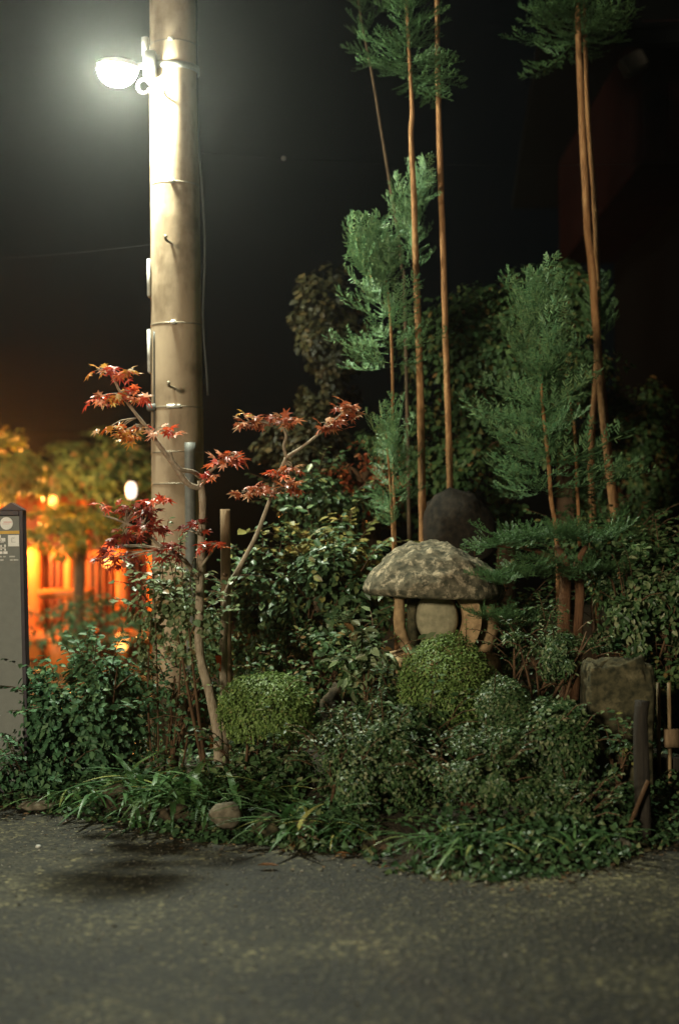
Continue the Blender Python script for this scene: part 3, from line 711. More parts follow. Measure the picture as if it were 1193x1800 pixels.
# ------------------------------------------------------------------ shrubs
def shrub(name, label, cat, x, y, Y, rx, ry, n, size, mat, key='leaf', n_obj=0, clumps=26, crad=.3, depth=.8, stems=5, group=None, up=.5, tight=False, twig='twig', smat=None, lowcut=-1.0, squash=1.0, shoots=None):
    if shoots is None: shoots = 3 if tight else max(6, int(rx / 5))
    c = P(x, y, Y); a, b = rx * Y / F, ry * Y / F; dp = a * depth
    gz = bedz(c.x, c.y) if Y < 14 else 0
    t = thing(name, label, cat, (c.x, c.y, gz), group)
    C = np.array(c); S = np.array([a, dp, b])
    if tight:
        d = unit(nr.normal(size=(n, 3))); d = d[d[:, 2] > lowcut]; m = len(d)
        if squash != 1: d = d / (np.abs(d) ** 2.5).sum(1, keepdims=True) ** (1 / 2.5)
        nz = np.array([1 + .13 * noise.noise(Vector(q) * 2.0 + Vector((x, y, 0))) + .08 * noise.noise(Vector(q) * 6 + Vector((x, y, 0))) for q in d])
        rr = nz * (1 - np.abs(nr.normal(size=m)) * .10 + nr.random(m) * .05)
        pos = C + d * rr[:, None] * S
        out = d
    else:
        cd_ = unit(nr.normal(size=(clumps, 3)) + np.array([0, -.35, up])); rad = nr.uniform(.35, 1.08, (clumps, 1))
        cc_ = cd_ * rad
        idx = nr.integers(0, clumps, n); off = nr.normal(size=(n, 3)); off = unit(off) * nr.random((n, 1)) ** .5 * crad * nr.uniform(.45, 1.5, (clumps, 1))[idx]
        q = cc_[idx] + off
        pos = C + q * S; out = unit(off * .8 + q * .5)
    m = len(pos)
    keep = pos[:, 2] > gz + .01
    pos, out = pos[keep], out[keep]; m = len(pos)
    nm = out + np.array([-.1, -.1, .55]) + nr.normal(size=(m, 3)) * .45
    tip = out + nr.normal(size=(m, 3)) * .6 + np.array([0, 0, -.15])
    sz = nr.uniform(.65, 1.25, m) * size
    leaves(t, pos, nm, tip, sz, key, mat, n_obj)
    mb = MB()
    # stray shoots with leaves along them
    shp, shn, sht = [], [], []
    for k in range(shoots):
        d = Vector((rnd.gauss(0, .8), rnd.gauss(-.35, .5), abs(rnd.gauss(.55, .5)))).normalized()
        p0 = Vector(C) + Vector((d.x * a, d.y * dp, d.z * b)) * .85
        L = rnd.uniform(.10, .26) * (1.6 if size > .04 else 1)
        dd = (d + Vector((rnd.uniform(-.5, .5), rnd.uniform(-.4, .2), .35))).normalized()
        p1 = p0 + dd * L + Vector((0, 0, -.2 * L))
        pm = (p0 + p1) / 2 + Vector((0, 0, .12 * L))
        mb.tube([p0, pm, p1], [.0035, .0028, .0015], 5, 0, 2)
        for j in range(9):
            u = .25 + .75 * j / 8
            p = p0.lerp(pm, u * 2) if u < .5 else pm.lerp(p1, u * 2 - 1)
            sd_ = 1 if j % 2 else -1; sv = dd.cross(Vector((0, 0, 1)))
            shp.append(p); sht.append(sv * sd_ + dd * .6 + Vector((rnd.gauss(0, .2), rnd.gauss(0, .2), rnd.gauss(0, .2)))); shn.append(Vector((rnd.gauss(0, .35), rnd.gauss(-.2, .35), 1)))
    if shp: leaves(t, np.array(shp), np.array(shn), np.array(sht), nr.uniform(.8, 1.25, len(shp)) * size, key, mat, 0, 'shoot_leaves')
    for k in range(stems):
        e = Vector(C) + Vector(((rnd.uniform(-.7, .7)) * a, rnd.uniform(-.7, .5) * dp, rnd.uniform(-.1, .75) * b))
        s = Vector((c.x + rnd.uniform(-.6, .6) * a, c.y + rnd.uniform(-.2, .2) * dp, gz - .03))
        mid = (s + e) / 2 + Vector((rnd.uniform(-.15, .15) * a, 0, 0))
        r = rnd.uniform(.006, .013)
        mb2 = MB().tube([s, mid, e], [r, r * .8, r * .35], 7, .2); mb2.build('stem', twig, t)
        for _ in range(3):
            p = mid.lerp(e, rnd.random()); q2 = p + Vector((rnd.uniform(-.5, .5) * a, rnd.uniform(-.5, .3) * dp, rnd.uniform(0, .5) * b))
            mb.tube([p, (p + q2) / 2 + Vector((0, 0, .02)), q2], [r * .45, r * .35, r * .2], 5, 0, 2)
    if stems or shoots: stuff(mb.build('twig', twig, t))
    return t

# clipped boxwoods
shrub('boxwood_dome', 'flat topped clipped boxwood beside the stake and maple stems', 'shrub', 467, 1247, 7.65, 78, 60, 11000, .021, 'L_box', 'diamond', tight=True, stems=4, lowcut=-.75, squash=.8, group='clipped boxwoods')
shrub('boxwood_dome', 'tall clipped boxwood dome in front of the stone lantern', 'shrub', 784, 1212, 7.6, 86, 94, 14000, .020, 'L_box', 'diamond', tight=True, stems=5, lowcut=-.8, group='clipped boxwoods')
shrub('boxwood_ball', 'small dark clipped ball next to the lantern dome', 'shrub', 884, 1243, 7.25, 46, 50, 5500, .019, 'L_azalea', 'diamond', tight=True, stems=3, group='clipped boxwoods')
shrub('azalea_bush', 'round loose azalea bush in front of the mossy slab', 'shrub', 965, 1310, 7.2, 78, 82, 6500, .026, 'L_azalea', 'leaf', 60, tight=True, stems=6, group='azalea bushes')
# azalea masses at the front
shrub('azalea_bush', 'spreading azalea bush with small leaves and painted highlight specks above the ivy edge', 'shrub', 640, 1350, 7.15, 105, 92, 10000, .024, 'L_azalea', 'leaf', 200, 34, .30, .8, 8, 'azalea bushes')
shrub('azalea_bush', 'azalea bush with a bare brown stem below the small clipped ball', 'shrub', 840, 1378, 6.95, 112, 80, 9500, .024, 'L_azalea', 'leaf', 200, 30, .30, .8, 8, 'azalea bushes')
shrub('azalea_bush', 'dark low azalea bush near the corner post', 'shrub', 990, 1436, 6.9, 90, 68, 6000, .023, 'L_azalea', 'leaf', 100, 24, .30, .8, 6, 'azalea bushes')
shrub('azalea_bush', 'azalea sprigs between the tall dome and the brown rock', 'shrub', 690, 1262, 7.7, 55, 75, 2600, .034, 'L_cam', 'leaf', 120, 20, .35, .8, 4, 'azalea bushes')
shrub('azalea_bush', 'twiggy azalea bush in front of the daisugi cedar trunk', 'shrub', 965, 1155, 7.8, 95, 72, 3800, .030, 'L_azalea', 'slim', 100, 30, .28, .8, 12, 'azalea bushes')
# leafy hedge on the left
shrub('leafy_hedge', 'bushy green hedge between the information pillar and the pole', 'hedge', 158, 1272, 8.35, 108, 136, 9000, .048, 'L_hedge', 'leaf', 260, 90, .27, .75, 7, up=.05)
shrub('leafy_shrub', 'low leafy shrub at the foot of the information pillar', 'shrub', 70, 1370, 8.15, 75, 40, 1100, .042, 'L_hedge', 'leaf', 90, 20, .35, .6, 3)
# pale leaved shrub around the maple base
shrub('rose_shrub', 'pale leaved climbing shrub around the base of the pole', 'shrub', 295, 1085, 8.3, 62, 95, 800, .042, 'L_pale', 'round', 190, 30, .28, .55, 3)
shrub('rose_shrub', 'pale leaved sprigs in front of the red maple trunk', 'shrub', 335, 1110, 7.95, 48, 95, 260, .042, 'L_pale', 'round', 150, 18, .35, .5, 2)
shrub('rose_shrub', 'tangle of brown stems and small leaves at the foot of the pole', 'shrub', 318, 1235, 8.35, 55, 75, 150, .04, 'L_hedge', 'leaf', 90, 18, .35, .6, 6)
# camellia and friends between pole and lantern
shrub('camellia_shrub', 'glossy camellia with scattered bright leaves left of the lantern', 'shrub', 590, 1080, 8.9, 105, 130, 2600, .058, 'L_cam', 'leaf', 260, 45, .28, .7, 9)
shrub('camellia_shrub', 'shadowy evergreen shrub behind the flat topped boxwood', 'shrub', 480, 1100, 9.1, 85, 130, 2600, .05, 'L_cam', 'leaf', 160, 40, .28, .7, 8)
shrub('golden_shrub', 'shrub with golden green leaves beside the lantern cap', 'shrub', 575, 985, 9.2, 75, 38, 420, .06, 'L_gold', 'round', 160, 18, .35, .7, 4)
shrub('camellia_shrub', 'large leaved sprig leaning over the lantern pedestal', 'shrub', 648, 1175, 8.0, 46, 52, 170, .072, 'L_pale', 'leaf', 120, 12, .4, .7, 4)
shrub('camellia_shrub', 'evergreen shrub with shiny leaves below the rust red maple tufts', 'shrub', 560, 905, 9.6, 90, 55, 1300, .055, 'L_cam', 'leaf', 120, 26, .3, .7, 5)
for (lab, x, y, Y, rx, ry, n, mat) in (
        ('shadowed evergreen filling the gap between pole foot and flat boxwood', 400, 1190, 9.3, 120, 110, 2600, 'L_back'),
        ('dim evergreen undergrowth behind the brown slanting rock', 570, 1200, 8.7, 110, 90, 2600, 'L_back'),
        ('dim evergreen undergrowth behind the lantern shaft', 850, 1120, 9.0, 150, 90, 3600, 'L_back'),
        ('low undergrowth joining the spreading azalea and the tall dome', 720, 1310, 7.5, 90, 80, 3000, 'L_azalea'),
        ('dark undergrowth beyond the bamboo fence', 1190, 1250, 8.6, 90, 130, 2600, 'L_back'),
        ('low undergrowth around the flat boxwood stems', 470, 1345, 7.75, 90, 50, 1600, 'L_azalea')):
    shrub('undergrowth', lab, 'shrub', x, y, Y, rx, ry, n, .042, mat, 'leaf', 40, 40, .3, .7, 5, up=.1, group='undergrowth in the bed')
# right hand dark mass
shrub('evergreen_shrub', 'dark evergreen shrub crowding behind the mossy slab', 'shrub', 1130, 1070, 8.6, 105, 120, 4500, .045, 'L_azalea', 'leaf', 200, 50, .28, .7, 14)
shrub('evergreen_shrub', 'dark ferny shrub at the foot of the leaning cedar stems', 'shrub', 1075, 975, 9.4, 110, 75, 2600, .045, 'L_back', 'leaf', 120, 40, .28, .7, 8)
shrub('evergreen_shrub', 'small shrub sprouting over the face of the mossy slab', 'shrub', 1090, 1330, 7.3, 30, 38, 130, .04, 'L_cam', 'leaf', 60, 8, .4, .6, 4)

# ------------------------------------------------------------------ background hedge trees
def bush_tree(label, x, y, Y, rx, ry, n, size, mat, clumps, base_px=None, group='trees behind the garden', stems=6, name='evergreen_tree', up=.2, key='leaf', n_obj=0, tw='twig'):
    c = P(x, y, Y); a, b = rx * Y / F, ry * Y / F; dp = a * .6
    gz = bedz(c.x, c.y) if Y < 14 else 0
    t = thing(name, label, 'tree', (c.x, c.y, gz), group)
    tr = MB(); tr.tube([(c.x, c.y + .1, gz - .05), (c.x + .05, c.y + .1, c.z - b * .6), (c.x, c.y, c.z + b * .3)], [.08, .065, .02], 10, .2)
    tr.build('trunk', 'darkbark', t)
    C = np.array(c); S = np.array([a, dp, b])
    cd_ = unit(nr.normal(size=(clumps, 3)) + np.array([0, -.5, up])); rad = nr.uniform(.5, .98, (clumps, 1)); cc_ = cd_ * rad
    idx = nr.integers(0, clumps, n); off = unit(nr.normal(size=(n, 3))) * nr.random((n, 1)) ** .5 * np.array([.26, .26, .16]) * nr.uniform(.6, 1.4, (clumps, 1))[idx]
    q = cc_[idx] + off; pos = C + q * S; out = unit(off + q * .4)
    keep = pos[:, 2] > gz + .02; pos, out = pos[keep], out[keep]; m = len(pos)
    nm = out + np.array([-.1, -.2, .6]) + nr.normal(size=(m, 3)) * .45
    tip = out + nr.normal(size=(m, 3)) * .6 + np.array([0, 0, -.3])
    o = leaves(t, pos, nm, tip, nr.uniform(.6, 1.25, m) * size, key, mat, n_obj, 'crown')
    mb = MB()
    for k in range(stems):
        e = Vector(C + cc_[k % clumps] * S * .95); s0_ = Vector((c.x, c.y, c.z - b * rnd.uniform(.1, .6)))
        mb.tube([s0_, (s0_ + e) / 2 + Vector((0, 0, .06)), e], [.022, .014, .005], 6, .2)
        for _ in range(4):
            p = s0_.lerp(e, rnd.uniform(.5, 1)); e2 = p + Vector((rnd.uniform(-.3, .3) * a, rnd.uniform(-.4, .1) * dp, rnd.uniform(-.05, .3) * b))
            mb.tube([p, (p + e2) / 2 + Vector((0, 0, .03)), e2], [.008, .006, .003], 5, .1, 2)
    stuff(mb.build('limbs', tw, t))
    return t
bush_tree('wide dark evergreen with bare orange twigs behind the tall cedar trunks', 880, 650, 10.6, 185, 175, 11000, .060, 'L_back', 110, stems=30)
bush_tree('broad evergreen low behind the lantern and boulder', 770, 850, 10.5, 150, 130, 6000, .058, 'L_back', 60, stems=10)
bush_tree('bronze leaved tree standing between the pole and the cedars', 575, 610, 11.4, 85, 150, 4200, .06, 'L_brown', 46, stems=8)
bush_tree('dim bronze tree low behind the rust red maple tufts', 545, 815, 11.2, 85, 120, 3200, .06, 'L_brown', 36, stems=6)
bush_tree('ferny evergreen peeping over the hedge near the twin cedar trunks', 985, 520, 11.0, 55, 70, 1600, .06, 'L_back', 22, stems=6)
bush_tree('shadowed evergreen behind the leaning cedar stems', 1090, 820, 11.6, 110, 190, 5200, .055, 'L_back', 60, stems=6)
# russet shrub glimpsed between
bush_tree('russet leaved shrub glimpsed between the thin cedar stem and the tall trunk', 640, 850, 10.0, 75, 75, 260, .05, 'L_rust', 26, stems=6, name='russet_shrub')

# ------------------------------------------------------------------ cedars (daisugi)
def frond_mesh(seed, mat):
    r = random.Random(seed)
    mb = MB()
    V, Fc = mb.v, mb.f
    def axis(t): return Vector((0.03 * math.sin(t * 3 + seed), t, .22 * t * t - .05 * t))
    n = 15
    def strip(p, d, ln, wd, upv):
        s = d.cross(upv).normalized() * wd
        o = len(V)
        V.extend([tuple(p - s * .6), tuple(p + s * .6), tuple(p + d * ln * .5 + s), tuple(p + d * ln), tuple(p + d * ln * .5 - s)])
        Fc.append((o, o + 1, o + 2, o + 3, o + 4))
    # rachis
    for k in range(8):
        a, b = axis(k / 8), axis((k + 1) / 8); s = Vector((.010 * (1 - k / 9), 0, 0)); o = len(V)
        V.extend([tuple(a - s), tuple(a + s), tuple(b + s * .8), tuple(b - s * .8)]); Fc.append((o, o + 1, o + 2, o + 3))
    for i in range(n):
        t = .10 + .88 * i / (n - 1)
        p = axis(t); side = 1 if i % 2 else -1
        ln = (.40 * (1 - t) ** .75 + .10) * r.uniform(.75, 1.15)
        ang = math.radians(r.uniform(32, 55))
        d = Vector((side * math.sin(ang), math.cos(ang), r.uniform(-.15, .45))).normalized()
        m = max(4, int(ln * 27))
        for k in range(m):
            u = (k + .5) / m
            q = p + d * ln * u + Vector((0, 0, .10 * u * u * ln * 4))
            for sd in (-1, 1):
                a2 = math.radians(r.uniform(25, 50)) * sd
                dd = Matrix.Rotation(a2, 3, 'Z') @ d; dd.z += r.uniform(-.1, .6); dd.normalize()
                strip(q, dd, r.uniform(.06, .11) * (1.15 - .4 * u), .0105, Vector((r.uniform(-.6, .6), 0, 1)))
    me = bpy.data.meshes.new('frond'); me.from_pydata(V, [], Fc); me.update(); me.materials.append(M[mat])
    return me
FR = {m: [frond_mesh(s, m) for s in range(5)] for m in ('L_cedar', 'L_cedarshade')}

def tuft(t, axis_px, rb, rt, n, mat='L_cedar', el=(15, 60), flat=1.0, front=1.0, lenj=(.75, 1.2)):
    """fronds spiralling round an axis (photo px, depth); rb/rt spread in px at bottom/top"""
    A = [P(*a) for a in axis_px]
    root = Vector(t.location)
    for i in range(n):
        u = (i + .5) / n
        f = u * (len(A) - 1); k = min(int(f), len(A) - 2)
        p = A[k].lerp(A[k + 1], f - k)
        Y = p.y
        rad = (rb * (1 - u) + rt * u) * Y / F * rnd.uniform(*lenj)
        if rnd.random() < .38: continue
        az = i * 2.39996 + rnd.uniform(-.3, .3)
        e = math.radians(el[0] * (1 - u) + el[1] * u + rnd.uniform(-12, 12))
        d = Vector((math.cos(az) * math.cos(e), math.sin(az) * math.cos(e) * flat, math.sin(e)))
        y = d.normalized(); z = Vector((0, 0, 1)) if abs(y.z) < .95 else Vector((0, -1, 0))
        x = y.cross(z).normalized(); z = x.cross(y)
        z = (Matrix.Rotation(rnd.uniform(-.7, .7), 3, y) @ z); x = y.cross(z)
        R = Matrix((x, y, z)).transposed().to_4x4()
        o = bpy.data.objects.new('frond', FR[mat][rnd.randrange(5)]); COL.objects.link(o); o.parent = t
        o.matrix_local = Matrix.Translation(p - root) @ R @ Matrix.Scale(rad / max(.55, math.cos(e)) , 4)

def cedar(label, trunk, radii, tufts, group='thin cedar stems', extra=(), bark='cedarbark', to_ground=True):
    b = P(*trunk[0]); gz = bedz(b.x, b.y)
    t = thing('cedar_tree', label, 'tree', (b.x, b.y, gz), group)
    W = [P(*p) for p in trunk]
    if to_ground: W = [Vector((b.x + .01, b.y, gz - .05))] + W; radii = [radii[0] * 1.05] + list(radii)
    MB().tube(W, radii, 12, .22, 4).build('trunk', bark, t)
    for pts, rad in extra: MB().tube([P(*p) for p in pts], rad, 8, .2, 3).build('branch', bark, t)
    for kw in tufts: tuft(t, **kw)
    return t
cY = 9.3
cedar('tall straight cedar trunk rising behind the lantern cap to a dark needle tuft', [(743, 950, cY), (741, 820, cY), (737, 640, cY), (731, 480, cY), (727, 340, cY), (722, 240, cY), (724, 195, cY), (719, 100, cY), (714, 0, cY), (708, -60, cY)],
      [.026, .025, .023, .021, .019, .017, .014, .012, .010, .006],
      [dict(axis_px=[(722, 150, cY), (716, 60, cY), (710, -80, cY)], rb=82, rt=66, n=84, mat='L_cedarshade', el=(-28, 50))])
cedar('tall bare cedar trunk next to the one behind the lantern cap', [(791, 870, 9.5), (788, 760, 9.5), (783, 600, 9.5), (778, 430, 9.5), (773, 280, 9.5), (769, 120, 9.5), (767, -60, 9.5), (766, -150, 9.5)],
      [.022, .022, .021, .020, .019, .017, .015, .013],
      [dict(axis_px=[(766, -150, 9.5), (765, -330, 9.5)], rb=90, rt=50, n=30, mat='L_cedarshade')])
cedar('thin cedar stem carrying a wide bright feathery tuft halfway up', [(694, 960, 9.1), (692, 860, 9.1), (690, 760, 9.1), (689, 640, 9.1), (684, 540, 9.1), (672, 450, 9.1)],
      [.011, .011, .010, .010, .008, .004],
      [dict(axis_px=[(686, 650, 9.1), (672, 560, 9.1), (652, 470, 9.1)], rb=100, rt=52, n=64, el=(-5, 70), lenj=(.6, 1.25)),
       ])
cedar('small young cedar with layered feathery tiers left of the tall trunk', [(692, 1000, 8.9), (690, 930, 8.9), (684, 830, 8.9), (678, 760, 8.9)],
      [.010, .010, .008, .004],
      [dict(axis_px=[(690, 935, 8.9), (685, 840, 8.9), (677, 770, 8.9)], rb=72, rt=42, n=34, el=(0, 65))])
cedar('slanting pale cedar stem with a small upright spray against the night sky', [(712, 560, 9.7), (706, 470, 9.7), (697, 400, 9.7), (676, 270, 9.7), (655, 140, 9.7), (632, 20, 9.7), (625, -60, 9.7)],
      [.012, .0115, .0105, .010, .009, .008, .007],
      [dict(axis_px=[(725, 480, 9.5), (730, 410, 9.5), (738, 360, 9.5)], rb=58, rt=46, n=26, el=(35, 65)),
       dict(axis_px=[(655, 120, 9.7), (640, 50, 9.7), (632, -20, 9.7)], rb=44, rt=44, n=24, mat='L_cedarshade', el=(-10, 50))], bark='darkbark', to_ground=True)
cedar('large feathery green cedar crown on thin reddish stems above the daisugi platform', [(978, 960, 8.9), (968, 880, 8.9), (962, 800, 8.9), (952, 700, 8.9), (948, 600, 8.9), (946, 530, 8.9)],
      [.014, .013, .012, .010, .008, .005],
      [dict(axis_px=[(950, 870, 8.9), (950, 760, 8.9), (948, 660, 8.9), (946, 555, 8.9)], rb=146, rt=54, n=124, el=(-8, 56), lenj=(.55, 1.3))],
      extra=[([(1018, 960, 9.0), (1014, 860, 9.0), (1008, 750, 9.0), (990, 660, 9.0)], [.013, .012, .011, .006])])
cedar('twin straight cedar trunk with a dim needle crown at the top', [(1092, 990, 9.8), (1074, 860, 9.8), (1052, 640, 9.8), (1040, 480, 9.8), (1032, 400, 9.8), (1024, 250, 9.8), (1016, 80, 9.8), (1013, -40, 9.8)],
      [.034, .032, .028, .026, .025, .023, .020, .016],
      [dict(axis_px=[(1012, 70, 9.8), (1010, 0, 9.8), (1008, -110, 9.8)], rb=112, rt=80, n=90, mat='L_cedarshade', el=(-15, 50))])
cedar('thinner twin cedar trunk pressed against the straight one beside it', [(1042, 935, 10.0), (1038, 800, 10.0), (1048, 640, 10.0), (1049, 480, 10.0), (1042, 330, 10.0), (1032, 200, 10.0), (1028, 80, 10.0), (1026, -40, 10.0)],
      [.024, .023, .022, .020, .018, .017, .015, .012],
      [dict(axis_px=[(1045, 640, 10.0), (1050, 560, 10.0)], rb=55, rt=45, n=12, mat='L_cedarshade'), dict(axis_px=[(1040, 920, 10.0), (1040, 840, 10.0)], rb=50, rt=40, n=12, mat='L_cedarshade')])
# daisugi platform: thick double trunk with a flat table of foliage
cedar('squat old cedar with thick double trunk and flat table of needles', [(990, 1100, 8.5), (993, 1040, 8.5), (990, 985, 8.5), (975, 960, 8.5)], [.038, .035, .030, .016],
      [dict(axis_px=[(870, 955, 8.35), (930, 945, 8.4), (990, 945, 8.4), (1060, 960, 8.5)], rb=72, rt=72, n=80, mat='L_cedarshade', el=(-8, 18)),
       dict(axis_px=[(870, 1000, 8.2), (900, 1010, 8.2), (960, 985, 8.3)], rb=60, rt=60, n=44, mat='L_cedarshade', el=(-15, 10)), dict(axis_px=[(950, 1000, 8.3), (1010, 1005, 8.2), (1070, 1000, 8.4)], rb=55, rt=55, n=36, mat='L_cedarshade', el=(-25, 10)),
       dict(axis_px=[(862, 1005, 7.95), (885, 1030, 7.95)], rb=44, rt=44, n=22, mat='L_cedarshade', el=(-10, 15)),
       dict(axis_px=[(840, 1080, 7.9), (870, 1090, 7.9), (915, 1105, 7.9)], rb=48, rt=48, n=36, mat='L_cedarshade', el=(0, 20))],
      group='thin cedar stems', extra=[([(1008, 1230, 8.5), (1016, 1095, 8.5), (1018, 1040, 8.5), (1015, 990, 8.5), (1030, 960, 8.5)], [.032, .030, .028, .026, .013]), ([(990, 990, 8.5), (930, 965, 8.4), (870, 960, 8.35)], [.02, .015, .006])], bark='redbark')

# ------------------------------------------------------------------ lilyturf clumps
def blade_mesh(seed):
    r = random.Random(seed); V, Fc = [], []; n = 9
    arch = r.uniform(.5, .95); tw = r.uniform(-.3, .3)
    for i in range(n + 1):
        t = i / n; th = t * arch * 2.4
        y = math.sin(th) / (arch * 2.4) * 1.1; z = (1 - math.cos(th)) / (arch * 2.4) * 0
        # rises then bends over
        y = t * (.45 + .55 * t); z = .95 * t - .95 * arch * t * t
        wd = .030 * (1 - t ** 3) * (.6 + .8 * min(1, t * 3)) * .75 + .001
        V += [(-wd + tw * t * .1, y, z + .006), (tw * t * .1, y, z), (wd + tw * t * .1, y, z + .006)]
    for i in range(n):
        a = i * 3; Fc += [(a, a + 1, a + 4, a + 3), (a + 1, a + 2, a + 5, a + 4)]
    me = bpy.data.meshes.new('blade'); me.from_pydata(V, [], Fc); me.update(); me.materials.append(M['L_lir'])
    me.polygons.foreach_set('use_smooth', [True] * len(me.polygons))
    return me
BL = [blade_mesh(s) for s in range(7)]
def lilyturf(label, x, y, Y, n, ln, spread=.08):
    c = P(x, y, Y); gz = bedz(c.x, c.y)
    t = thing('lilyturf_clump', label, 'grass clump', (c.x, c.y, gz), 'lilyturf clumps along the bed edge')
    for i in range(n):
        az = rnd.uniform(0, 2 * math.pi)
        o = bpy.data.objects.new('blade', BL[rnd.randrange(7)]); COL.objects.link(o); o.parent = t
        s = ln * rnd.uniform(.6, 1.15)
        o.matrix_local = Matrix.Translation((rnd.gauss(0, spread), rnd.gauss(0, spread), -.01)) @ Matrix.Rotation(az, 4, 'Z') @ Matrix.Rotation(rnd.uniform(-.25, .15), 4, 'X') @ Matrix.Diagonal((s * rnd.uniform(.8, 1.5), s, s * rnd.uniform(.6, 1.1), 1))
    return t
lilyturf('large arching lilyturf clump between the hedge and the pole foot', 268, 1395, 7.75, 150, .42, .12)
lilyturf('lilyturf clump with yellow streaked blades above the pale tan stone', 360, 1405, 7.5, 110, .40, .10)
lilyturf('lilyturf clump under the flat topped boxwood', 450, 1400, 7.45, 80, .32, .10)
lilyturf('lilyturf clump arching over the broad brown stone', 540, 1420, 7.1, 110, .36, .10)
lilyturf('lilyturf clump growing out of the spreading azalea', 600, 1445, 6.95, 60, .30, .08)
lilyturf('lilyturf clump drooping onto the road below the bare azalea stem', 840, 1500, 6.5, 45, .30, .05)
lilyturf('lilyturf tuft at the road edge under the azalea skirts', 760, 1490, 6.6, 40, .28, .06)
lilyturf('sparse lilyturf tuft at the foot of the leafy hedge', 120, 1400, 8.0, 50, .28, .10)
lilyturf('lilyturf tuft trailing onto the road beside the shaded low stone', 262, 1428, 7.45, 30, .30, .05)
lilyturf('dry brownish lilyturf tuft near the squat stone', 985, 1480, 6.6, 60, .22, .10)

# ------------------------------------------------------------------ ground cover along the bed (ivy and moss)
gc = bpy.data.objects.new('ground_cover', None)
pos = []
while len(pos) < 15000:
    x = rnd.uniform(-2.6, 2.4); e = edgeY(x); y = e + (abs(rnd.gauss(0, .35)) if rnd.random() < .45 else rnd.uniform(0, 4)) - .05
    if y > 11: continue
    if noise.noise(Vector((x * 2.2, y * 2.2, 5))) + .25 < rnd.uniform(-.3, .5): continue
    pos.append((x, y, bedz(x, y) + rnd.uniform(.01, .10 + .22 * sm((y - e - .25) / .8) * max(0, .4 + noise.noise(Vector((x * 1.7, y * 1.7, 9))))) * (1 if y > e + .1 else .7)))
pos = np.array(pos); m = len(pos)
nm = np.stack([nr.normal(size=m) * .5, nr.normal(size=m) * .5 - .35, np.full(m, .8)], 1); tip = nr.normal(size=(m, 3)) * np.array([1, 1, .4])
V0, f = TMPL['ivy']; Rm = frames(nm, tip)
sz = nr.uniform(.018, .042, m)
V = np.einsum('nij,kj->nki', Rm, V0) * sz[:, None, None] + pos[:, None, :]
gco = link('ground_cover', np_mesh('ground_cover', V, f, m), 'L_ivy'); stuff(gco)
gco['label'] = 'low ivy and weeds creeping along the garden bed edge'; gco['category'] = 'ground cover'
# some ivy sprigs that stick out over the road edge
def sprig(label, x, y, Y, n, sp, size, mat='L_ivy', key='ivy'):
    c = P(x, y, Y); t = thing('ivy_sprig', label, 'ivy', (c.x, c.y, 0), 'ivy sprigs spilling over the road edge')
    d = nr.normal(size=(n, 3)) * np.array([sp, sp * .6, sp * .45]); pos = np.array(c) + d; pos[:, 2] = np.maximum(pos[:, 2], .012)
    leaves(t, pos, np.stack([nr.normal(size=n) * .4, nr.normal(size=n) * .4 - .5, np.full(n, .8)], 1), nr.normal(size=(n, 3)), nr.uniform(.7, 1.3, n) * size, key, mat, n)
    mb = MB()
    for k in range(0, n, 4): mb.tube([c + Vector((0, .08, -.02)), (c + Vector(pos[k])) / 2 + Vector((0, .02, .02)), pos[k]], .0025, 5, 0, 2)
    mb.build('stem', 'twig', t)
sprig('pale ivy sprig spilling onto the road beside the mossy brown stone', 520, 1478, 6.80, 34, .05, .035, 'L_pale')
sprig('ivy sprig trailing over the flat stone under the azalea', 660, 1500, 6.58, 34, .06, .036)
sprig('dark ivy sprig below the azalea skirts at the road edge', 735, 1525, 6.40, 34, .06, .040)
sprig('ivy sprig next to the drooping lilyturf blade', 790, 1540, 6.25, 26, .04, .035, 'L_pale')
sprig('small ivy sprig under the drooping lilyturf blades', 862, 1530, 6.2, 26, .05, .036)
sprig('weedy sprig near the squat stone by the corner post', 1010, 1500, 6.5, 26, .07, .03)

# ------------------------------------------------------------------ small things on the asphalt
def flat_leaf(label, x, y, size, rz, mat='L_dry'):
    d = R3 @ Vector(((x - 596.5) / F, (900 - y) / F, -1)); c = CAM + d * (CAM.z / -d.z)
    V0, f = tmpl_leaf(.25); mb = MB().add([Vector(v) * size + Vector((0, 0, .0)) for v in V0], f)
    o = mb.build('fallen_leaf', mat); o.location = (c.x, c.y, .012 + size * .08); o.rotation_euler = (.12, .2, rz); tag(o, label, 'leaf', 'fallen leaves on the road')
flat_leaf('orange fallen leaf lying alone on the road', 490, 1529, .10, 1.5)
flat_leaf('fallen leaf touching the ivy at the road edge', 618, 1508, .08, 1.3)
flat_leaf('brown fallen leaf near the drooping lilyturf', 690, 1530, .07, 1.9)
for k, (x, y, lab) in enumerate(((68, 1490, 'tiny white pebble on the road below the information pillar'), (372, 1462, 'tiny white pebble on the road below the pale tan stone'))):
    d = R3 @ Vector(((x - 596.5) / F, (900 - y) / F, -1)); c = CAM + d * (CAM.z / -d.z)
    o = MB().rock((0, 0, 0), (.014, .012, .009), 30 + k, .3, 1.5, 10, 6).build('pebble', 'platew'); o.location = (c.x, c.y, .006); tag(o, lab, 'pebble')

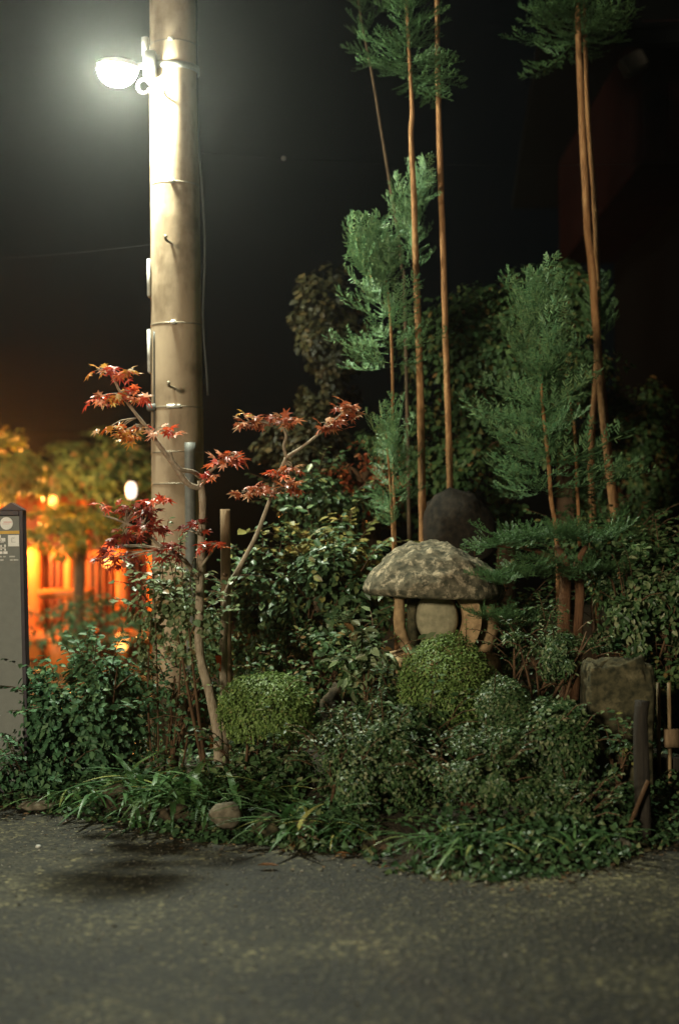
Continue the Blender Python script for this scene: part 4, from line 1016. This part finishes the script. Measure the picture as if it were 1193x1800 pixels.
# grit on the asphalt and leaf litter along the bed edge
N = 13000
gx = nr.uniform(-2.6, 2.6, N); gy = nr.uniform(3.6, 8.6, N)
ok = np.array([gy[i] < edgeY(gx[i]) - .02 for i in range(N)]); gx, gy = gx[ok], gy[ok]; N = len(gx)
T0 = np.array([(1, 0, -.5), (-.5, .87, -.5), (-.5, -.87, -.5), (0, 0, .8)], float)
yaw = nr.uniform(0, 6.28, N); sz = nr.uniform(.003, .0075, N) * np.where(nr.random(N) < .04, 1.9, 1)
Rz = np.zeros((N, 3, 3)); Rz[:, 0, 0] = np.cos(yaw); Rz[:, 0, 1] = -np.sin(yaw); Rz[:, 1, 0] = np.sin(yaw); Rz[:, 1, 1] = np.cos(yaw); Rz[:, 2, 2] = nr.uniform(.4, .9, N)
V = np.einsum('nij,kj->nki', Rz, T0) * sz[:, None, None] + np.stack([gx, gy, sz * .3], 1)[:, None, :]
o = stuff(link('grit', np_mesh('grit', V, [(0, 2, 1), (0, 1, 3), (1, 2, 3), (2, 0, 3)], N), 'grit')); o['label'] = 'fine pale grit scattered over the asphalt'; o['category'] = 'grit'
pos = []
while len(pos) < 420:
    x = rnd.uniform(-2.4, 2.3); e = edgeY(x); y = e - abs(rnd.gauss(0, .16)) + .04
    pos.append((x, y, .006 + max(0, bedz(x, y))))
pos = np.array(pos); m = len(pos)
V0, f = TMPL['leaf']
V = np.einsum('nij,kj->nki', frames(np.stack([nr.normal(size=m) * .2, nr.normal(size=m) * .2, np.ones(m)], 1), nr.normal(size=(m, 3)) * np.array([1, 1, .1])), V0) * nr.uniform(.012, .04, m)[:, None, None] + pos[:, None, :]
o = stuff(link('leaf_litter', np_mesh('leaf_litter', V, f, m), 'L_litter')); o['label'] = 'dry leaf litter along the edge of the bed'; o['category'] = 'leaf litter'

# ------------------------------------------------------------------ lit shrine fence far behind on the left
BY = 18.0
fz = lambda y: P(100, y, BY).z
sf = thing('shrine_fence', 'orange lit vermilion wooden fence far behind the hedge', 'fence', (P(120, 1150, BY).x, BY, 0))
def vb(name, x, wpx, y0, y1, Y=BY, mat='verm', dp=.05):
    a, b = P(x, y0, Y), P(x, y1, Y)
    MB().box((a + b) / 2, (wpx / 2 * Y / F, dp, (a.z - b.z) / 2), bev=.01).build(name, mat, sf)
for x, wd, y0 in ((62, 24, 962), (122, 14, 950), (215, 20, 965), (-20, 22, 960), (270, 16, 970)): vb('post', x, wd, y0, 1158, BY, 'verm', .07)
for x in list(range(-8, 52, 13)) + list(range(80, 116, 12)) + list(range(136, 206, 12)) + list(range(230, 264, 12)): vb('slat', x, 6, 975, 1140, BY + .05, 'vermdark', .02)
def hb(name, x0, x1, y0, y1, Y, mat='verm', dp=.04):
    a, b = P(x0, y0, Y), P(x1, y1, Y)
    MB().box((a + b) / 2, ((b.x - a.x) / 2, dp, abs(a.z - b.z) / 2), bev=.01).build(name, mat, sf)
hb('rail', -60, 290, 972, 984, BY + .12); hb('rail', -60, 290, 1110, 1128, BY - .1)
# offering table in front of the fence
ot = thing('wooden_table', 'low vermilion wooden table in front of the shrine fence', 'table', (P(110, 1100, 17.4).x, 17.4, 0))
a, b = P(72, 1036, 17.4), P(162, 1050, 17.4)
MB().box((a + b) / 2, ((b.x - a.x) / 2, .22, abs(a.z - b.z) / 2), bev=.01).build('table_top', 'verm', ot)
for x in (124, 156):
    for dy in (-.17, .17):
        a, b = P(x, 1051, 17.4), P(x, 1160, 17.4)
        MB().box(((a.x + b.x) / 2, 17.4 + dy, a.z / 2), (.028, .028, a.z / 2), bev=.006).build('leg', 'verm', ot)
a, b = P(85, 1088, 17.3), P(130, 1104, 17.3)
bx_ = tag(MB().box((0, 0, 0), ((b.x - a.x) / 2, .14, .16), bev=.015).build('wooden_box', 'verm'), 'vermilion wooden box on the ground under the table top', 'box')
bx_.location = ((a.x + b.x) / 2, 17.25, .16)
# building wall behind the fence
sh = thing('shrine_hall', 'dim red brown shrine hall behind the vermilion fence', 'building', (P(60, 1150, 21).x, 21, 0))
a = P(-330, 1100, 21); b = P(190, 1100, 21)
MB().box(((a.x + b.x) / 2, 22, 1.1), ((b.x - a.x) / 2, 1.0, 1.1), bev=.02).build('wall', 'vermdark', sh)
for k in range(7):
    x = a.x + (b.x - a.x) * (k + .5) / 7
    MB().box((x, 20.97, 1.05), (.06, .05, 1.05), bev=.01).build('column', 'verm', sh)
mb = MB(); x0, x1 = a.x - .7, b.x + .7
mb.add([(x0, 20.2, 2.15), (x1, 20.2, 2.15), (x1, 22, 3.1), (x0, 22, 3.1), (x0, 23.8, 2.15), (x1, 23.8, 2.15), (x0, 20.2, 2.25), (x1, 20.2, 2.25), (x1, 22, 3.2), (x0, 22, 3.2), (x0, 23.8, 2.25), (x1, 23.8, 2.25)],
       [(0, 3, 2, 1), (3, 4, 5, 2), (6, 7, 8, 9), (9, 8, 11, 10), (0, 1, 7, 6), (4, 10, 11, 5), (0, 6, 9, 3), (3, 9, 10, 4), (1, 2, 8, 7), (2, 5, 11, 8)])
mb.build('roof', 'houseroof', sh, smooth=False)
# hanging paper lanterns
def paper(label, x, y, Y, r, h, mat, pole_h=True):
    c = P(x, y, Y); t = thing('paper_lantern', label, 'lantern', (c.x, c.y, c.z), 'lit paper lanterns')
    MB().lathe(c, [(r * .5, -h), (r * .8, -h * .75), (r, -h * .25), (r, h * .25), (r * .8, h * .75), (r * .5, h)], 18).build('paper_shade', mat, t)
    for s in (-1, 1): MB().lathe(c + Vector((0, 0, s * (h + .012))), [(r * .52, -.012), (r * .52, .012)], 16).build('rim', 'signframe', t)
    MB().tube([c + Vector((0, 0, h + .02)), c + Vector((0, 0, h + .5))], .006, 6).build('cord', 'cable', t)
paper('white glowing paper lantern beside the concrete pole', 231, 862, 17.5, .065, .10, 'paperw')
paper('small red paper lantern with orange glow among the maple leaves', 190, 964, 17.0, .06, .065, 'paperr')
paper('small orange paper lantern under the red one', 189, 988, 16.9, .05, .06, 'papero')
paper('pale orange paper lantern above the vermilion fence', 94, 884, 17.2, .05, .085, 'papero')
paper('orange paper lantern low over the hedge', 214, 1128, 16.6, .075, .10, 'papero')
# standing lantern (source of the orange light), mostly behind the information pillar
c = P(-40, 900, 17.3)
sl = thing('standing_lantern', 'bright orange standing lantern hidden behind the information pillar', 'lantern', (c.x, c.y, 0))
MB().tube([(c.x, c.y, -.02), (c.x, c.y, c.z - .18)], .04, 10).build('post', 'vermdark', sl)
MB().box(c, (.11, .11, .16), bev=.02).build('paper_shade', 'standglow', sl)
MB().lathe(c + Vector((0, 0, .17)), [(.12, 0), (.13, .015), (.07, .05), (.02, .07)], 12).build('roof', 'vermdark', sl, smooth=False)
MB().box(c + Vector((0, 0, -.18)), (.13, .13, .018), bev=.004).build('base_plate', 'vermdark', sl)
# lit foliage around and above the lanterns
bush_tree('yellow lit leafy tree overhanging the shrine fence', 8, 828, 16.5, 78, 78, 1500, .10, 'L_lit', 34, stems=6, group='trees around the shrine', n_obj=60)
bush_tree('dark leafy tree behind the red maple and shrine fence', 165, 850, 20.3, 130, 100, 2600, .095, 'L_back', 40, stems=6, group='trees around the shrine')
bush_tree('amber lit bush drooping before the vermilion fence posts', 130, 930, 16.6, 120, 52, 900, .085, 'L_lit', 32, stems=5, group='trees around the shrine', name='amber_bush', n_obj=40)
bush_tree('low dark bush at the foot of the vermilion fence', 150, 1105, 15.5, 130, 55, 900, .075, 'L_hedge', 24, stems=5, group='trees around the shrine', name='low_bush')

# ------------------------------------------------------------------ dark house on the right
HY = 11.5
cx = P(1128, 200, HY).x; z0 = P(1128, 282, HY).z; z1 = P(1128, 120, HY).z
ho = thing('dark_house', 'dark timber house with projecting upper storey behind the cedars', 'house', (cx + 2, HY + 2, 0))
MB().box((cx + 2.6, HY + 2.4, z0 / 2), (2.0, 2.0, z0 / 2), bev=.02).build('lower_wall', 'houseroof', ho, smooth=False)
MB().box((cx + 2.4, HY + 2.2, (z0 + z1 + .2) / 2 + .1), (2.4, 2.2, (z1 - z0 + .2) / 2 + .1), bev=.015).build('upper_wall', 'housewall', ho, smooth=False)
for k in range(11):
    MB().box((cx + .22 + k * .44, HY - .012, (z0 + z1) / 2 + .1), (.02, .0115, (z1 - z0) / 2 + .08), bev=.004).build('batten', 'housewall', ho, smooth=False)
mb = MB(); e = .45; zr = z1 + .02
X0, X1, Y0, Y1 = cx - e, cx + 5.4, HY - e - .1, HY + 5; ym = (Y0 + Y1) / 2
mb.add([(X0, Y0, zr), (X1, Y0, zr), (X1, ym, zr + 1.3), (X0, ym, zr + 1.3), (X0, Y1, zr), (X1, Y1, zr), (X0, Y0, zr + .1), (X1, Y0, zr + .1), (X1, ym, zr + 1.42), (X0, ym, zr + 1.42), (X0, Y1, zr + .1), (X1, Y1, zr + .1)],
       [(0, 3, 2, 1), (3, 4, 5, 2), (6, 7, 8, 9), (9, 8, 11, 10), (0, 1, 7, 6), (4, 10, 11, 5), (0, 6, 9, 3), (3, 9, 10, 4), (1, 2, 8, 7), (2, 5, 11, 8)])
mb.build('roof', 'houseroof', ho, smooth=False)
q = P(1112, 112, HY - .55)
MB().box(q, (.10, .07, .075), Matrix.Rotation(math.radians(-28), 3, 'Y'), .02).build('gutter_hopper', 'darkwood', ho, smooth=False)
MB().tube([(cx - .30, HY - .5, zr + .03), (cx + 5, HY - .5, zr + .0)], .045, 10, 0, 1).build('gutter', 'houseroof', ho)

# ------------------------------------------------------------------ haze box added to stand in for lens glow round the lamp
mb = MB(); mb.box((0, 12.2, 5), (16.6, 18.8, 6.2))
hz = mb.build('haze', None, smooth=False); stuff(hz)
hm = bpy.data.materials.new('glow_haze'); hm.use_nodes = True
n = hm.node_tree.nodes; l = hm.node_tree.links
for nd in list(n):
    if nd.type == 'BSDF_PRINCIPLED': n.remove(nd)
pv = n.new('ShaderNodeVolumePrincipled'); pv.inputs['Color'].default_value = (0.93, 0.96, 0.92, 1); pv.inputs['Density'].default_value = 0.0008; pv.inputs['Anisotropy'].default_value = 0.90
l.new(pv.outputs[0], n['Material Output'].inputs['Volume'])
hz.data.materials.append(hm)
